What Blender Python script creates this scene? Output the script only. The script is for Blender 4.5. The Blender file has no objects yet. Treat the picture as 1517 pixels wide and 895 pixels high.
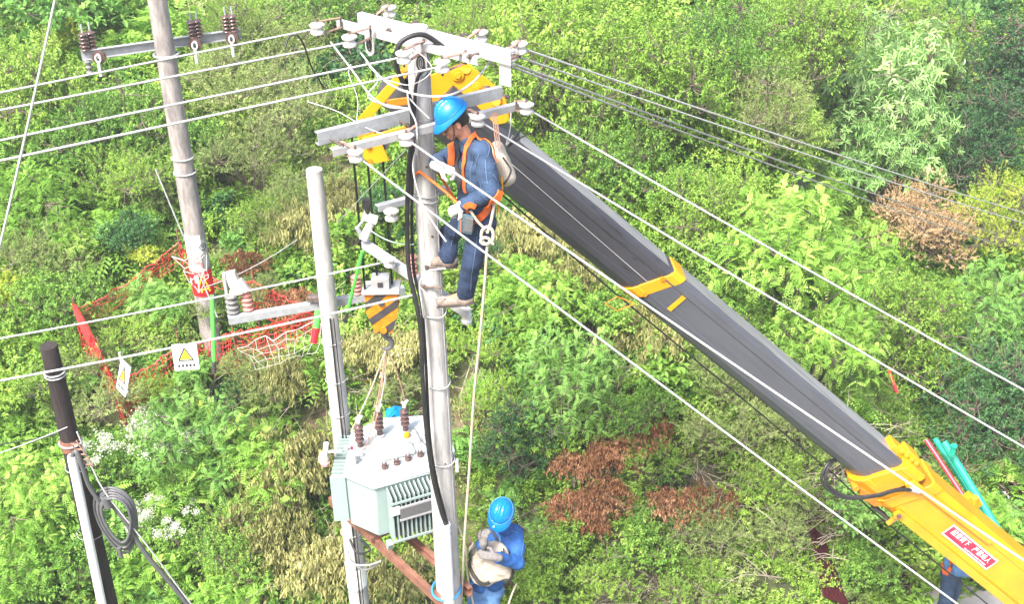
import bpy, bmesh, math, random
import numpy as np
from mathutils import Vector, Matrix
random.seed(7)
RNG = np.random.default_rng(7)
S = bpy.context.scene
C = S.collection
R = math.radians

# ------------------------------------------------------------------ camera
CAM_Z, PITCH, ROLL, FPX = 12.0, R(29.0), R(-1.18), 1798.0
CAMPOS = Vector((0, 0, CAM_Z))
FWD = Vector((0, math.cos(PITCH), -math.sin(PITCH)))
U0 = Vector((0, math.sin(PITCH), math.cos(PITCH)))
RIGHT = Vector((1, 0, 0)) * math.cos(ROLL) + U0 * math.sin(ROLL)
UP = Vector((1, 0, 0)) * -math.sin(ROLL) + U0 * math.cos(ROLL)
cd = bpy.data.cameras.new('camera')
cam = bpy.data.objects.new('camera', cd)
C.objects.link(cam)
cd.sensor_width = 36.0
cd.lens = FPX / 1517.0 * 36.0
cd.clip_start, cd.clip_end = 0.1, 2000
M = Matrix((RIGHT, UP, -FWD)).transposed().to_4x4()
M.translation = CAMPOS
cam.matrix_world = M
S.camera = cam

# ------------------------------------------------------------------ light
SUN_EL, SUN_AZ = R(54), R(212)      # azimuth: clockwise from +Y; the sun stands behind the camera, to its left
w = bpy.data.worlds.new('World')
S.world = w
w.use_nodes = True
nt = w.node_tree
bg = nt.nodes['Background']
sky = nt.nodes.new('ShaderNodeTexSky')
sky.sky_type = 'NISHITA'
sky.sun_disc = False
sky.sun_elevation, sky.sun_rotation = SUN_EL, SUN_AZ
sky.air_density, sky.dust_density, sky.ozone_density = 1.0, 5.0, 0.6
nt.links.new(sky.outputs[0], bg.inputs[0])
bg.inputs[1].default_value = 0.145
sl = bpy.data.lights.new('sun', 'SUN')
sl.energy, sl.angle, sl.color = 3.2, R(13), (1.0, 0.96, 0.90)
sun = bpy.data.objects.new('sun', sl)
C.objects.link(sun)
sd = Vector((math.sin(SUN_AZ) * math.cos(SUN_EL), math.cos(SUN_AZ) * math.cos(SUN_EL), math.sin(SUN_EL)))
sun.rotation_euler = sd.to_track_quat('Z', 'Y').to_euler()
S.view_settings.view_transform = 'Standard'
S.view_settings.look = 'None'
S.view_settings.gamma = 1.0
S.view_settings.exposure = 1.80
S.render.engine = 'CYCLES'
S.cycles.use_denoising = True
S.cycles.max_bounces = 6
S.cycles.diffuse_bounces = 3
S.cycles.glossy_bounces = 2
S.cycles.transmission_bounces = 4
S.cycles.transparent_max_bounces = 6
S.cycles.caustics_reflective = S.cycles.caustics_refractive = False

# ------------------------------------------------------------------ measuring helpers
def ray(u, v):
    return FWD + RIGHT * ((u - 758.5) / FPX) + UP * (-(v - 447.5) / FPX)
def P(u, v, Y):                     # point of the place seen at (u, v) of the photograph, on the upright plane y = Y
    d = ray(u, v)
    return CAMPOS + d * (Y / d.y)
def PZ(u, v, z):                    # same, on the level plane z
    d = ray(u, v)
    return CAMPOS + d * ((z - CAM_Z) / d.z)
def lerp(a, b, t): return a + (b - a) * t
def V(*a): return Vector(a)

# ------------------------------------------------------------------ materials
MATS = {}
def new_mat(name):
    m = bpy.data.materials.new(name); m.use_nodes = True
    MATS[name] = m
    return m, m.node_tree, m.node_tree.nodes['Principled BSDF']
def mat(name, col, rough=0.6, metal=0.0, var=0.12, scale=6.0, bump=0.0, bscale=40.0, spec=0.4, col2=None, stretch=None, coat=0.0, patch=0.5):
    """painted / stone / metal surface: two tones mixed by noise, fine grain, bump"""
    m, t, b = new_mat(name)
    N, L = t.nodes, t.links
    tc = N.new('ShaderNodeTexCoord'); src = tc.outputs['Object']
    if stretch:
        mp = N.new('ShaderNodeMapping'); mp.inputs['Scale'].default_value = stretch
        L.new(src, mp.inputs[0]); src = mp.outputs[0]
    n1 = N.new('ShaderNodeTexNoise'); n1.inputs['Scale'].default_value = scale; n1.inputs['Detail'].default_value = 8; n1.inputs['Roughness'].default_value = 0.65
    L.new(src, n1.inputs['Vector'])
    rp = N.new('ShaderNodeValToRGB')
    c2 = col2 or tuple(c * (1 - var * 2.2) for c in col)
    rp.color_ramp.elements[0].position = patch - 0.2; rp.color_ramp.elements[1].position = patch + 0.15
    rp.color_ramp.elements[0].color = (*c2, 1); rp.color_ramp.elements[1].color = (*col, 1)
    L.new(n1.outputs['Fac'], rp.inputs[0])
    L.new(rp.outputs[0], b.inputs['Base Color'])
    b.inputs['Roughness'].default_value = rough
    b.inputs['Metallic'].default_value = metal
    b.inputs['Specular IOR Level'].default_value = spec
    b.inputs['Coat Weight'].default_value = coat
    if bump:
        n2 = N.new('ShaderNodeTexNoise'); n2.inputs['Scale'].default_value = bscale; n2.inputs['Detail'].default_value = 6
        L.new(src, n2.inputs['Vector'])
        bp = N.new('ShaderNodeBump'); bp.inputs['Strength'].default_value = bump; bp.inputs['Distance'].default_value = 0.01
        L.new(n2.outputs['Fac'], bp.inputs['Height']); L.new(bp.outputs[0], b.inputs['Normal'])
    return m
def leaf_mat(name, c1, c2, c3=None, trans=0.4, rough=0.55):
    """leaf: colour by a per-leaf attribute and by plant, thin enough to let light through"""
    m, t, b = new_mat(name)
    N, L = t.nodes, t.links
    at = N.new('ShaderNodeAttribute'); at.attribute_name = 'tint'
    oi = N.new('ShaderNodeObjectInfo')
    ad = N.new('ShaderNodeMath'); ad.operation = 'MULTIPLY_ADD'; ad.inputs[1].default_value = 0.4; L.new(oi.outputs['Random'], ad.inputs[0]); L.new(at.outputs['Fac'], ad.inputs[2])
    sb = N.new('ShaderNodeMath'); sb.operation = 'SUBTRACT'; sb.inputs[1].default_value = 0.2; L.new(ad.outputs[0], sb.inputs[0])
    rp = N.new('ShaderNodeValToRGB'); e = rp.color_ramp.elements
    e[0].position = 0.05; e[1].position = 0.8
    e[0].color = (*c1, 1); e[1].color = (*c2, 1)
    if c3:
        x = e.new(0.97); x.color = (*c3, 1)
    L.new(sb.outputs[0], rp.inputs[0])
    L.new(rp.outputs[0], b.inputs['Base Color'])
    b.inputs['Roughness'].default_value = rough; b.inputs['Specular IOR Level'].default_value = 0.35
    tr = N.new('ShaderNodeBsdfTranslucent'); L.new(rp.outputs[0], tr.inputs[0])
    mx = N.new('ShaderNodeMixShader'); mx.inputs[0].default_value = trans
    L.new(b.outputs[0], mx.inputs[1]); L.new(tr.outputs[0], mx.inputs[2])
    L.new(mx.outputs[0], t.nodes['Material Output'].inputs[0])
    return m
mat('concrete', (0.46, 0.445, 0.435), 0.85, var=0.24, scale=5, bump=0.35, bscale=60, stretch=(3, 3, 0.6))
mat('concrete_old', (0.31, 0.28, 0.265), 0.9, col2=(0.10, 0.09, 0.088), scale=4, bump=0.5, bscale=45, stretch=(3, 3, 0.8), patch=0.48)
mat('tarred_wood', (0.032, 0.024, 0.024), 0.8, var=0.3, scale=8, bump=0.7, bscale=30, stretch=(5, 5, 0.4))
mat('galvanised', (0.33, 0.345, 0.36), 0.5, 0.1, var=0.12, scale=18, bump=0.08)
mat('galvanised_white', (0.35, 0.35, 0.355), 0.5, 0.1, var=0.08, scale=18, bump=0.05)
mat('bolt_steel', (0.22, 0.17, 0.15), 0.6, 0.6, var=0.3, scale=30)
mat('rusty_steel', (0.24, 0.11, 0.075), 0.75, 0.1, var=0.25, scale=10, bump=0.3)
mat('rusty_strap', (0.36, 0.22, 0.17), 0.7, 0.1, var=0.25, scale=25)
mat('porcelain_white', (0.52, 0.505, 0.485), 0.18, var=0.05, scale=20, coat=0.3)
mat('porcelain_brown', (0.10, 0.055, 0.05), 0.25, var=0.2, scale=20, coat=0.3)
mat('porcelain_grey', (0.2, 0.2, 0.2), 0.3, var=0.2, scale=20)
mat('polymer_pink', (0.55, 0.23, 0.20), 0.5, var=0.15, scale=20)
mat('wire_white', (0.43, 0.43, 0.43), 0.45, var=0.12, scale=30, stretch=(1, 1, 1))
mat('wire_grey', (0.38, 0.38, 0.38), 0.45, 0.3, var=0.2, scale=30)
mat('wire_green', (0.30, 0.42, 0.33), 0.5, var=0.2, scale=30)
mat('rubber_black', (0.022, 0.022, 0.024), 0.5, var=0.3, scale=12, bump=0.1)
mat('steel_rope', (0.018, 0.018, 0.018), 0.5, 0.3, var=0.3, scale=60)
mat('transformer_white', (0.39, 0.43, 0.425), 0.38, var=0.05, scale=8, bump=0.03, spec=0.5, col2=(0.33, 0.375, 0.37), patch=0.45)
mat('transformer_green', (0.25, 0.325, 0.312), 0.38, var=0.04, scale=5, bump=0.03, spec=0.5)
mat('nameplate_grey', (0.16, 0.16, 0.165), 0.4, 0.3, var=0.1, scale=40)
mat('crane_yellow', (0.60, 0.27, 0.003), 0.45, scale=2.5, bump=0.05, coat=0.1, col2=(0.48, 0.195, 0.004), patch=0.44)
mat('crane_orange', (0.62, 0.21, 0.01), 0.45, var=0.2, scale=12, bump=0.1)
mat('hook_black', (0.05, 0.047, 0.05), 0.5, var=0.2, scale=12)
mat('crimson', (0.42, 0.010, 0.045), 0.4, var=0.05)
mat('print_white', (0.8, 0.8, 0.8), 0.5, var=0.04)
mat('print_yellow', (0.85, 0.6, 0.02), 0.5, var=0.04)
mat('print_black', (0.03, 0.03, 0.03), 0.5)
mat('sign_red', (0.72, 0.015, 0.025), 0.45, var=0.1, scale=8)
mat('sticker_pink', (0.65, 0.16, 0.16), 0.5, var=0.3, scale=12, col2=(0.7, 0.5, 0.46))
mat('net_red', (0.55, 0.035, 0.03), 0.5, var=0.2, scale=3)
mat('net_white', (0.45, 0.44, 0.40), 0.55, var=0.2, scale=3)
mat('stick_green', (0.10, 0.62, 0.08), 0.4, var=0.08)
mat('pole_green', (0.01, 0.30, 0.20), 0.4, var=0.1)
mat('pole_red', (0.55, 0.03, 0.05), 0.45, var=0.1)
mat('corrugated_red', (0.065, 0.012, 0.016), 0.5, var=0.25, scale=4)
mat('pvc_white', (0.80, 0.80, 0.80), 0.4, var=0.03)
mat('rope_beige', (0.55, 0.47, 0.36), 0.85, var=0.2, scale=90, bump=0.5, bscale=120)
mat('strap_blue', (0.03, 0.22, 0.55), 0.6)
mat('tarp_blue', (0.0, 0.20, 0.5), 0.4, var=0.1, scale=12)
mat('cable_grey', (0.10, 0.103, 0.108), 0.45, var=0.15, scale=20)
mat('helmet_blue', (0.0, 0.155, 0.46), 0.33, var=0.06, scale=5, spec=0.4, coat=0.15, col2=(0.0, 0.13, 0.41))
mat('denim', (0.034, 0.066, 0.132), 0.85, scale=9, col2=(0.020, 0.040, 0.084), bump=0.8, bscale=55, patch=0.5)
mat('denim_light', (0.10, 0.17, 0.28), 0.85, var=0.2, scale=30)
mat('denim_dark', (0.017, 0.034, 0.078), 0.85, scale=14, col2=(0.008, 0.016, 0.040), bump=0.5, bscale=70)
mat('workwear_blue', (0.014, 0.085, 0.28), 0.8, scale=10, col2=(0.008, 0.052, 0.19), bump=0.4, bscale=60)
mat('jeans_pale', (0.10, 0.22, 0.42), 0.85, scale=12, col2=(0.05, 0.12, 0.27), bump=0.4, bscale=60)
mat('harness_orange', (0.70, 0.13, 0.02), 0.6, var=0.12, scale=30, bump=0.15)
mat('boot_sole', (0.06, 0.05, 0.045), 0.8)
mat('skin', (0.42, 0.20, 0.13), 0.5, var=0.1, scale=12, spec=0.4)
mat('hair_black', (0.012, 0.010, 0.010), 0.5)
mat('glove_white', (0.52, 0.50, 0.475), 0.85, var=0.12, scale=40, bump=0.5, bscale=120)
mat('glove_grey', (0.17, 0.16, 0.155), 0.85, var=0.2, scale=40, bump=0.5, bscale=120)
mat('canvas_cream', (0.42, 0.365, 0.30), 0.8, var=0.07, scale=7, bump=0.3)
mat('webbing_dark', (0.05, 0.05, 0.045), 0.8, var=0.2, scale=20)
mat('boot_tan', (0.27, 0.215, 0.18), 0.8, var=0.25, scale=20, bump=0.3)
mat('pouch_grey', (0.07, 0.12, 0.15), 0.7, var=0.2, scale=20)
mat('bark', (0.17, 0.135, 0.105), 0.9, var=0.3, scale=10, bump=0.5)
mat('twig_pale', (0.36, 0.31, 0.24), 0.9, var=0.25, scale=10)
mat('road_concrete', (0.40, 0.385, 0.37), 0.9, var=0.12, scale=3, bump=0.3)

# ------------------------------------------------------------------ mesh building
class MB:
    def __init__(s): s.v, s.f, s.m = [], [], []
    def add(s, vs, fs, m=0):
        o = len(s.v); s.v += [Vector(x) for x in vs]
        s.f += [tuple(i + o for i in f) for f in fs]; s.m += [m] * len(fs)
    def box(s, c, size, rot=None, m=0):
        c = Vector(c); x, y, z = [k / 2 for k in size]
        pts = [V(i, j, k) for i in (-x, x) for j in (-y, y) for k in (-z, z)]
        if rot is not None: pts = [rot @ p for p in pts]
        s.add([c + p for p in pts], [(0, 1, 3, 2), (4, 6, 7, 5), (0, 4, 5, 1), (2, 3, 7, 6), (0, 2, 6, 4), (1, 5, 7, 3)], m)
    def beam(s, a, b, w, h, up=(0, 0, 1), m=0):      # box from a to b: w sideways, h along up
        a, b, up = Vector(a), Vector(b), Vector(up)
        d = (b - a).normalized(); sd_ = d.cross(up).normalized(); u = sd_.cross(d)
        pts = [p + sd_ * i * w / 2 + u * j * h / 2 for p in (a, b) for i in (-1, 1) for j in (-1, 1)]
        s.add(pts, [(0, 1, 3, 2), (4, 6, 7, 5), (0, 4, 5, 1), (2, 3, 7, 6), (0, 2, 6, 4), (1, 5, 7, 3)], m)
    def channel(s, a, b, w, h, t=0.008, up=(0, 0, 1), flip=1, m=0):   # U steel, open side to flip
        a, b, up = Vector(a), Vector(b), Vector(up)
        d = (b - a).normalized(); sd_ = d.cross(up).normalized() * flip; u = sd_.cross(d) * flip
        prof = [(-w/2, -h/2), (w/2, -h/2), (w/2, -h/2+t), (-w/2+t, -h/2+t), (-w/2+t, h/2-t), (w/2, h/2-t), (w/2, h/2), (-w/2, h/2)]
        n = len(prof); pts = [p + sd_ * x + u * y for p in (a, b) for x, y in prof]
        s.add(pts, [(i, (i+1) % n, n+(i+1) % n, n+i) for i in range(n)] + [(0, 7, 4, 3), (0, 3, 2, 1), (7, 6, 5, 4), (n, n+3, n+4, n+7), (n, n+1, n+2, n+3), (n+7, n+4, n+5, n+6)], m)
    def angle(s, a, b, w, h, t=0.007, up=(0, 0, 1), m=0, flip=1):     # L steel: level leg on top, upright leg at one side
        a, b, up = Vector(a), Vector(b), Vector(up)
        d = (b - a).normalized(); sd_ = d.cross(up).normalized() * flip; u = up
        prof = [(0, 0), (w, 0), (w, -t), (t, -t), (t, -h), (0, -h)]
        n = 6; pts = [p + sd_ * x + u * y for p in (a, b) for x, y in prof]
        s.add(pts, [(i, (i+1) % n, n+(i+1) % n, n+i) for i in range(n)] + [(0, 3, 2, 1), (0, 5, 4, 3), (n, n+1, n+2, n+3), (n, n+3, n+4, n+5)], m)
    def tube(s, pts, r, n=8, m=0, cap=True):
        pts = [Vector(p) for p in pts]; k = len(pts)
        rs = r if isinstance(r, (list, tuple)) else [r] * k
        tang = [(pts[min(i+1, k-1)] - pts[max(i-1, 0)]).normalized() for i in range(k)]
        ref = V(0, 0, 1) if abs(tang[0].z) < 0.9 else V(1, 0, 0)
        a = tang[0].cross(ref).normalized(); vs = []
        for i in range(k):
            a = (a - tang[i] * a.dot(tang[i])).normalized(); b = tang[i].cross(a)
            vs += [pts[i] + (a * math.cos(q) + b * math.sin(q)) * rs[i] for q in [2 * math.pi * j / n for j in range(n)]]
        fs = [(i*n+j, i*n+(j+1) % n, (i+1)*n+(j+1) % n, (i+1)*n+j) for i in range(k-1) for j in range(n)]
        if cap: fs += [tuple(reversed(range(n))), tuple((k-1)*n+j for j in range(n))]
        s.add(vs, fs, m)
    def lathe(s, o, prof, axis=(0, 0, 1), n=16, m=0):                 # prof: (radius, height) from bottom to top
        o, ax = Vector(o), Vector(axis).normalized()
        ref = V(0, 0, 1) if abs(ax.z) < 0.9 else V(1, 0, 0)
        a = ax.cross(ref).normalized(); b = ax.cross(a); vs = []
        for r, h in prof:
            vs += [o + ax * h + (a * math.cos(q) + b * math.sin(q)) * max(r, 1e-4) for q in [2 * math.pi * j / n for j in range(n)]]
        k = len(prof)
        fs = [(i*n+j, i*n+(j+1) % n, (i+1)*n+(j+1) % n, (i+1)*n+j) for i in range(k-1) for j in range(n)]
        fs += [tuple(reversed(range(n))), tuple((k-1)*n+j for j in range(n))]
        s.add(vs, fs, m)
    def prism(s, pts, off, m=0):
        pts = [Vector(p) for p in pts]; off = Vector(off); n = len(pts)
        s.add(pts + [p + off for p in pts], [tuple(reversed(range(n))), tuple(range(n, 2*n))] + [(i, (i+1) % n, n+(i+1) % n, n+i) for i in range(n)], m)
    def build(s, name, mats, parent=None, loc=None, bevel=0, smooth=True, sharp=35):
        return link_mesh(name, s.mesh(name, mats, parent, loc, smooth, sharp), parent, loc, bevel)
    def mesh(s, name, mats, parent=None, loc=None, smooth=True, sharp=35):
        if isinstance(mats, str): mats = [mats]
        o = root_loc(parent) if parent else Vector(loc or (0, 0, 0))
        me = bpy.data.meshes.new(name)
        me.from_pydata([tuple(v - o) for v in s.v], [], s.f)
        for q in mats: me.materials.append(MATS[q])
        me.polygons.foreach_set('material_index', s.m)
        bm = bmesh.new(); bm.from_mesh(me); bmesh.ops.recalc_face_normals(bm, faces=bm.faces); bm.to_mesh(me); bm.free()
        if smooth:
            me.polygons.foreach_set('use_smooth', [True] * len(me.polygons)); me.set_sharp_from_angle(angle=R(sharp))
        return me
def root_loc(o):
    while o.parent: o = o.parent
    return o.location.copy()
def link_mesh(name, me, parent=None, loc=None, bevel=0):
    ob = bpy.data.objects.new(name, me); C.objects.link(ob)
    if parent: ob.parent = parent
    elif loc is not None: ob.location = loc
    if bevel:
        b = ob.modifiers.new('bevel', 'BEVEL'); b.width = bevel; b.segments = 2; b.limit_method = 'ANGLE'; b.angle_limit = R(40)
    return ob
def tag(o, label=None, cat=None, group=None, kind=None):
    if label: o['label'] = label
    if cat: o['category'] = cat
    if group: o['group'] = group
    if kind: o['kind'] = kind
    return o
def thing(name, loc, label, cat, group=None):
    o = bpy.data.objects.new(name, None); o.empty_display_size = 0.2
    C.objects.link(o); o.location = loc
    return tag(o, label, cat, group)
def one(mb, name, mats, label, cat, loc=None, group=None, **k):      # a thing that is one mesh
    if loc is None: loc = mb.v[0].copy()
    return tag(mb.build(name, mats, None, loc, **k), label, cat, group)
def bez(pts, n=10):                                                   # Catmull-Rom through the points
    pts = [Vector(p) for p in pts]; q = [pts[0]*2-pts[1]] + pts + [pts[-1]*2-pts[-2]]; out = []
    for i in range(1, len(q)-2):
        for k in range(n):
            t = k / n
            out.append(0.5*((2*q[i]) + (q[i+1]-q[i-1])*t + (2*q[i-1]-5*q[i]+4*q[i+1]-q[i+2])*t*t + (3*q[i]-q[i-1]-3*q[i+1]+q[i+2])*t**3))
    return out + [pts[-1]]
def np_mesh(name, verts, quads, mats, tint=None, mi=None, smooth=False):
    me = bpy.data.meshes.new(name)
    nv, nf, k = len(verts), len(quads), quads.shape[1]
    me.vertices.add(nv); me.vertices.foreach_set('co', np.ascontiguousarray(verts, np.float32).ravel())
    me.loops.add(nf * k); me.loops.foreach_set('vertex_index', np.ascontiguousarray(quads, np.int32).ravel())
    me.polygons.add(nf); me.polygons.foreach_set('loop_start', np.arange(0, nf * k, k, dtype=np.int32))
    for q in mats: me.materials.append(MATS[q])
    if mi is not None: me.polygons.foreach_set('material_index', np.ascontiguousarray(mi, np.int32))
    if tint is not None:
        a = me.attributes.new('tint', 'FLOAT', 'POINT'); a.data.foreach_set('value', np.ascontiguousarray(tint, np.float32))
    if smooth: me.polygons.foreach_set('use_smooth', np.ones(nf, bool))
    me.update(calc_edges=True); me.validate()
    return me
# ================================================================== terrain
YK = np.array([-40, 5, 9, 11, 13, 14.7, 17, 20, 25, 30, 45, 90, 200.])
ZK = np.array([-3, -0.3, 0, 0.45, 1.7, 3.1, 3.9, 4.7, 5.7, 7.5, 15, 42, 100.])
def sstep(a, b, x):
    t = np.clip((x - a) / (b - a), 0, 1); return t * t * (3 - 2 * t)
def ground_z(x, y):
    x = np.asarray(x, float); y = np.asarray(y, float)
    z = np.interp(y, YK, ZK)
    k = sstep(3.6, 5.4, x - 0.12 * (y - 12))           # the bank ends at the road on the right
    flat = np.where(y < 15, 0.25, 0.25 + (y - 15) * 0.24)
    flat = np.where(y > 32, flat + (y - 32) * 0.45, flat)
    z = z * (1 - k) + np.minimum(z, flat) * k
    z = z + 0.14 * np.sin(x * 1.3 + y * 0.7) * np.sin(y * 0.9 - x * 0.4) * (1 - k * 0.8)
    return z
def hit(u, v, h=0.0):                                  # where the sight line meets the ground raised by h
    d = ray(u, v); t = 8.0
    while t < 120:
        p = CAMPOS + d * t
        if p.z <= float(ground_z(p.x, p.y)) + h: return p
        t += 0.05
    return CAMPOS + d * 60
xs = np.concatenate([np.linspace(-60, -14, 18), np.linspace(-13, 16, 88), np.linspace(17, 60, 18)])
ys = np.concatenate([np.linspace(-25, 6, 10), np.linspace(6.5, 36, 100), np.linspace(38, 75, 14)])
X, Yg = np.meshgrid(xs, ys)
Z = ground_z(X, Yg)
vv = np.stack([X.ravel(), Yg.ravel(), Z.ravel()], 1)
nx = len(xs); idx = np.arange((len(ys)-1)*nx).reshape(len(ys)-1, nx)[:, :-1].ravel()
qq = np.stack([idx, idx+1, idx+nx+1, idx+nx], 1)
m_, t_, b_ = new_mat('hill_soil')
N_, L_ = t_.nodes, t_.links
g1 = N_.new('ShaderNodeTexNoise'); g1.inputs['Scale'].default_value = 2.2; g1.inputs['Detail'].default_value = 10; g1.inputs['Roughness'].default_value = 0.7
tc_ = N_.new('ShaderNodeTexCoord'); L_.new(tc_.outputs['Object'], g1.inputs['Vector'])
r_ = N_.new('ShaderNodeValToRGB'); e_ = r_.color_ramp.elements
e_[0].color = (0.035, 0.045, 0.018, 1); e_[0].position = 0.35; e_[1].color = (0.16, 0.115, 0.075, 1); e_[1].position = 0.62
x_ = e_.new(0.5); x_.color = (0.07, 0.085, 0.03, 1)
L_.new(g1.outputs['Fac'], r_.inputs[0]); L_.new(r_.outputs[0], b_.inputs['Base Color']); b_.inputs['Roughness'].default_value = 0.95
bp_ = N_.new('ShaderNodeBump'); bp_.inputs['Distance'].default_value = 0.08; L_.new(g1.outputs['Fac'], bp_.inputs['Height']); L_.new(bp_.outputs[0], b_.inputs['Normal'])
tag(link_mesh('hillside', np_mesh('hillside', vv, qq, ['hill_soil'], smooth=True)), kind='structure')

# road strip at the foot of the bank
mb = MB(); n = 14
for i in range(n):
    y0, y1 = -20 + i * 3.2, -20 + (i + 1) * 3.2
    def rz(x, y): return 0.30
    xa = 5.2 + 0.12 * (y0 - 12); xb = 5.2 + 0.12 * (y1 - 12)
    y1 = min(y1, 12.7)
    if y0 >= y1: break
    mb.add([(xa, y0, .38), (xa + 4.2, y0, .38), (xb + 4.2, y1, .38), (xb, y1, .38)], [(0, 1, 2, 3)])
    mb.add([(xa, y0, .0), (xa, y0, .38), (xb, y1, .38), (xb, y1, .0)], [(0, 1, 2, 3)])
tag(mb.build('road', 'road_concrete', smooth=False), kind='structure')

# ================================================================== leaves
LEAF = {
 'lime':    leaf_mat('leaf_lime', (0.13, 0.25, 0.028), (0.32, 0.50, 0.075), (0.53, 0.68, 0.16)),
 'green':   leaf_mat('leaf_green', (0.07, 0.18, 0.027), (0.23, 0.41, 0.06), (0.46, 0.60, 0.12)),
 'dark':    leaf_mat('leaf_dark', (0.03, 0.10, 0.035), (0.09, 0.22, 0.06), (0.19, 0.36, 0.09)),
 'pin':     leaf_mat('leaf_pinnate', (0.115, 0.26, 0.028), (0.28, 0.50, 0.075), (0.48, 0.67, 0.15)),
 'pale':    leaf_mat('leaf_pale', (0.12, 0.28, 0.05), (0.27, 0.50, 0.11), (0.44, 0.63, 0.19)),
 'silver':  leaf_mat('leaf_silver', (0.13, 0.28, 0.07), (0.31, 0.52, 0.16), (0.50, 0.68, 0.31), rough=0.5),
 'olive':   leaf_mat('leaf_olive', (0.15, 0.21, 0.06), (0.33, 0.42, 0.13), (0.50, 0.56, 0.23)),
 'wilt':    leaf_mat('leaf_wilted', (0.22, 0.24, 0.08), (0.52, 0.50, 0.21), (0.72, 0.68, 0.40)),
 'rust':    leaf_mat('leaf_rust', (0.17, 0.075, 0.032), (0.36, 0.18, 0.09), (0.58, 0.36, 0.21), trans=0.2),
 'tan':     leaf_mat('leaf_tan', (0.34, 0.22, 0.105), (0.53, 0.37, 0.20), (0.62, 0.46, 0.28), trans=0.2),
 'yellow':  leaf_mat('leaf_yellow', (0.22, 0.32, 0.03), (0.44, 0.54, 0.06), (0.62, 0.66, 0.13)),
 'petal':   leaf_mat('petal_white', (0.60, 0.62, 0.48), (0.74, 0.74, 0.66), (0.8, 0.8, 0.78)),
}
MATS['leaf_soil'] = MATS['hill_soil']
def nrm(a): return a / (np.linalg.norm(a, axis=-1, keepdims=True) + 1e-9)
def leaves(Pn, D, Nn, L, W, tint, cup=0.18):
    """six-point folded, slightly arched leaves -> verts, quads, tint"""
    n = len(Pn); D = nrm(D); Nn = nrm(Nn - D * (Nn * D).sum(1, keepdims=True)); Sx = np.cross(D, Nn)
    L = np.broadcast_to(np.asarray(L, float), (n,))[:, None]; W = np.broadcast_to(np.asarray(W, float), (n,))[:, None]
    droop = -Nn * L * 0.16
    base = Pn; tip = Pn + D * L + droop
    l1 = Pn + D * L * 0.28 + Sx * W * 0.46 + Nn * W * cup
    r1 = Pn + D * L * 0.28 - Sx * W * 0.46 + Nn * W * cup
    l2 = Pn + D * L * 0.66 + Sx * W * 0.40 + Nn * W * cup + droop * 0.3
    r2 = Pn + D * L * 0.66 - Sx * W * 0.40 + Nn * W * cup + droop * 0.3
    v = np.stack([base, l1, l2, tip, r2, r1], 1).reshape(-1, 3)
    o = (np.arange(n) * 6)[:, None]
    q = np.concatenate([o + np.array([[0, 1, 2, 3]]), o + np.array([[0, 3, 4, 5]])])
    return v, q, np.repeat(tint, 6)
def rdir(rg, n):
    return nrm(rg.normal(size=(n, 3)))
STYLE = {   # kind, leaf length, width, leaves per twig, twig length, droop, leaf material
 'lime':   ('simple', .085, .042, 11, .26, .25, 'leaf_lime'),
 'green':  ('simple', .075, .045, 11, .24, .30, 'leaf_green'),
 'dark':   ('simple', .060, .042, 12, .20, .20, 'leaf_dark'),
 'fine':   ('simple', .042, .018, 26, .24, .15, 'leaf_lime'),
 'olive':  ('simple', .045, .016, 26, .26, .15, 'leaf_olive'),
 'tan':    ('simple', .045, .020, 28, .22, .15, 'leaf_tan'),
 'yellow': ('simple', .055, .024, 22, .24, .20, 'leaf_yellow'),
 'pin':    ('pinnate', .060, .025, 4, .18, .35, 'leaf_pinnate'),
 'pale':   ('pinnate', .055, .026, 4, .18, .30, 'leaf_pale'),
 'silver': ('rosette', .17, .034, 12, .12, .30, 'leaf_silver'),
 'wilt':   ('hanging', .135, .040, 16, .32, 1.0, 'leaf_wilted'),
 'rust':   ('hanging', .15, .055, 14, .26, 1.0, 'leaf_rust'),
 'bloom':  ('simple', .060, .035, 11, .22, .30, 'leaf_green'),
 'big':    ('simple', .15, .085, 8, .26, .45, 'leaf_pale'),
}
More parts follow.
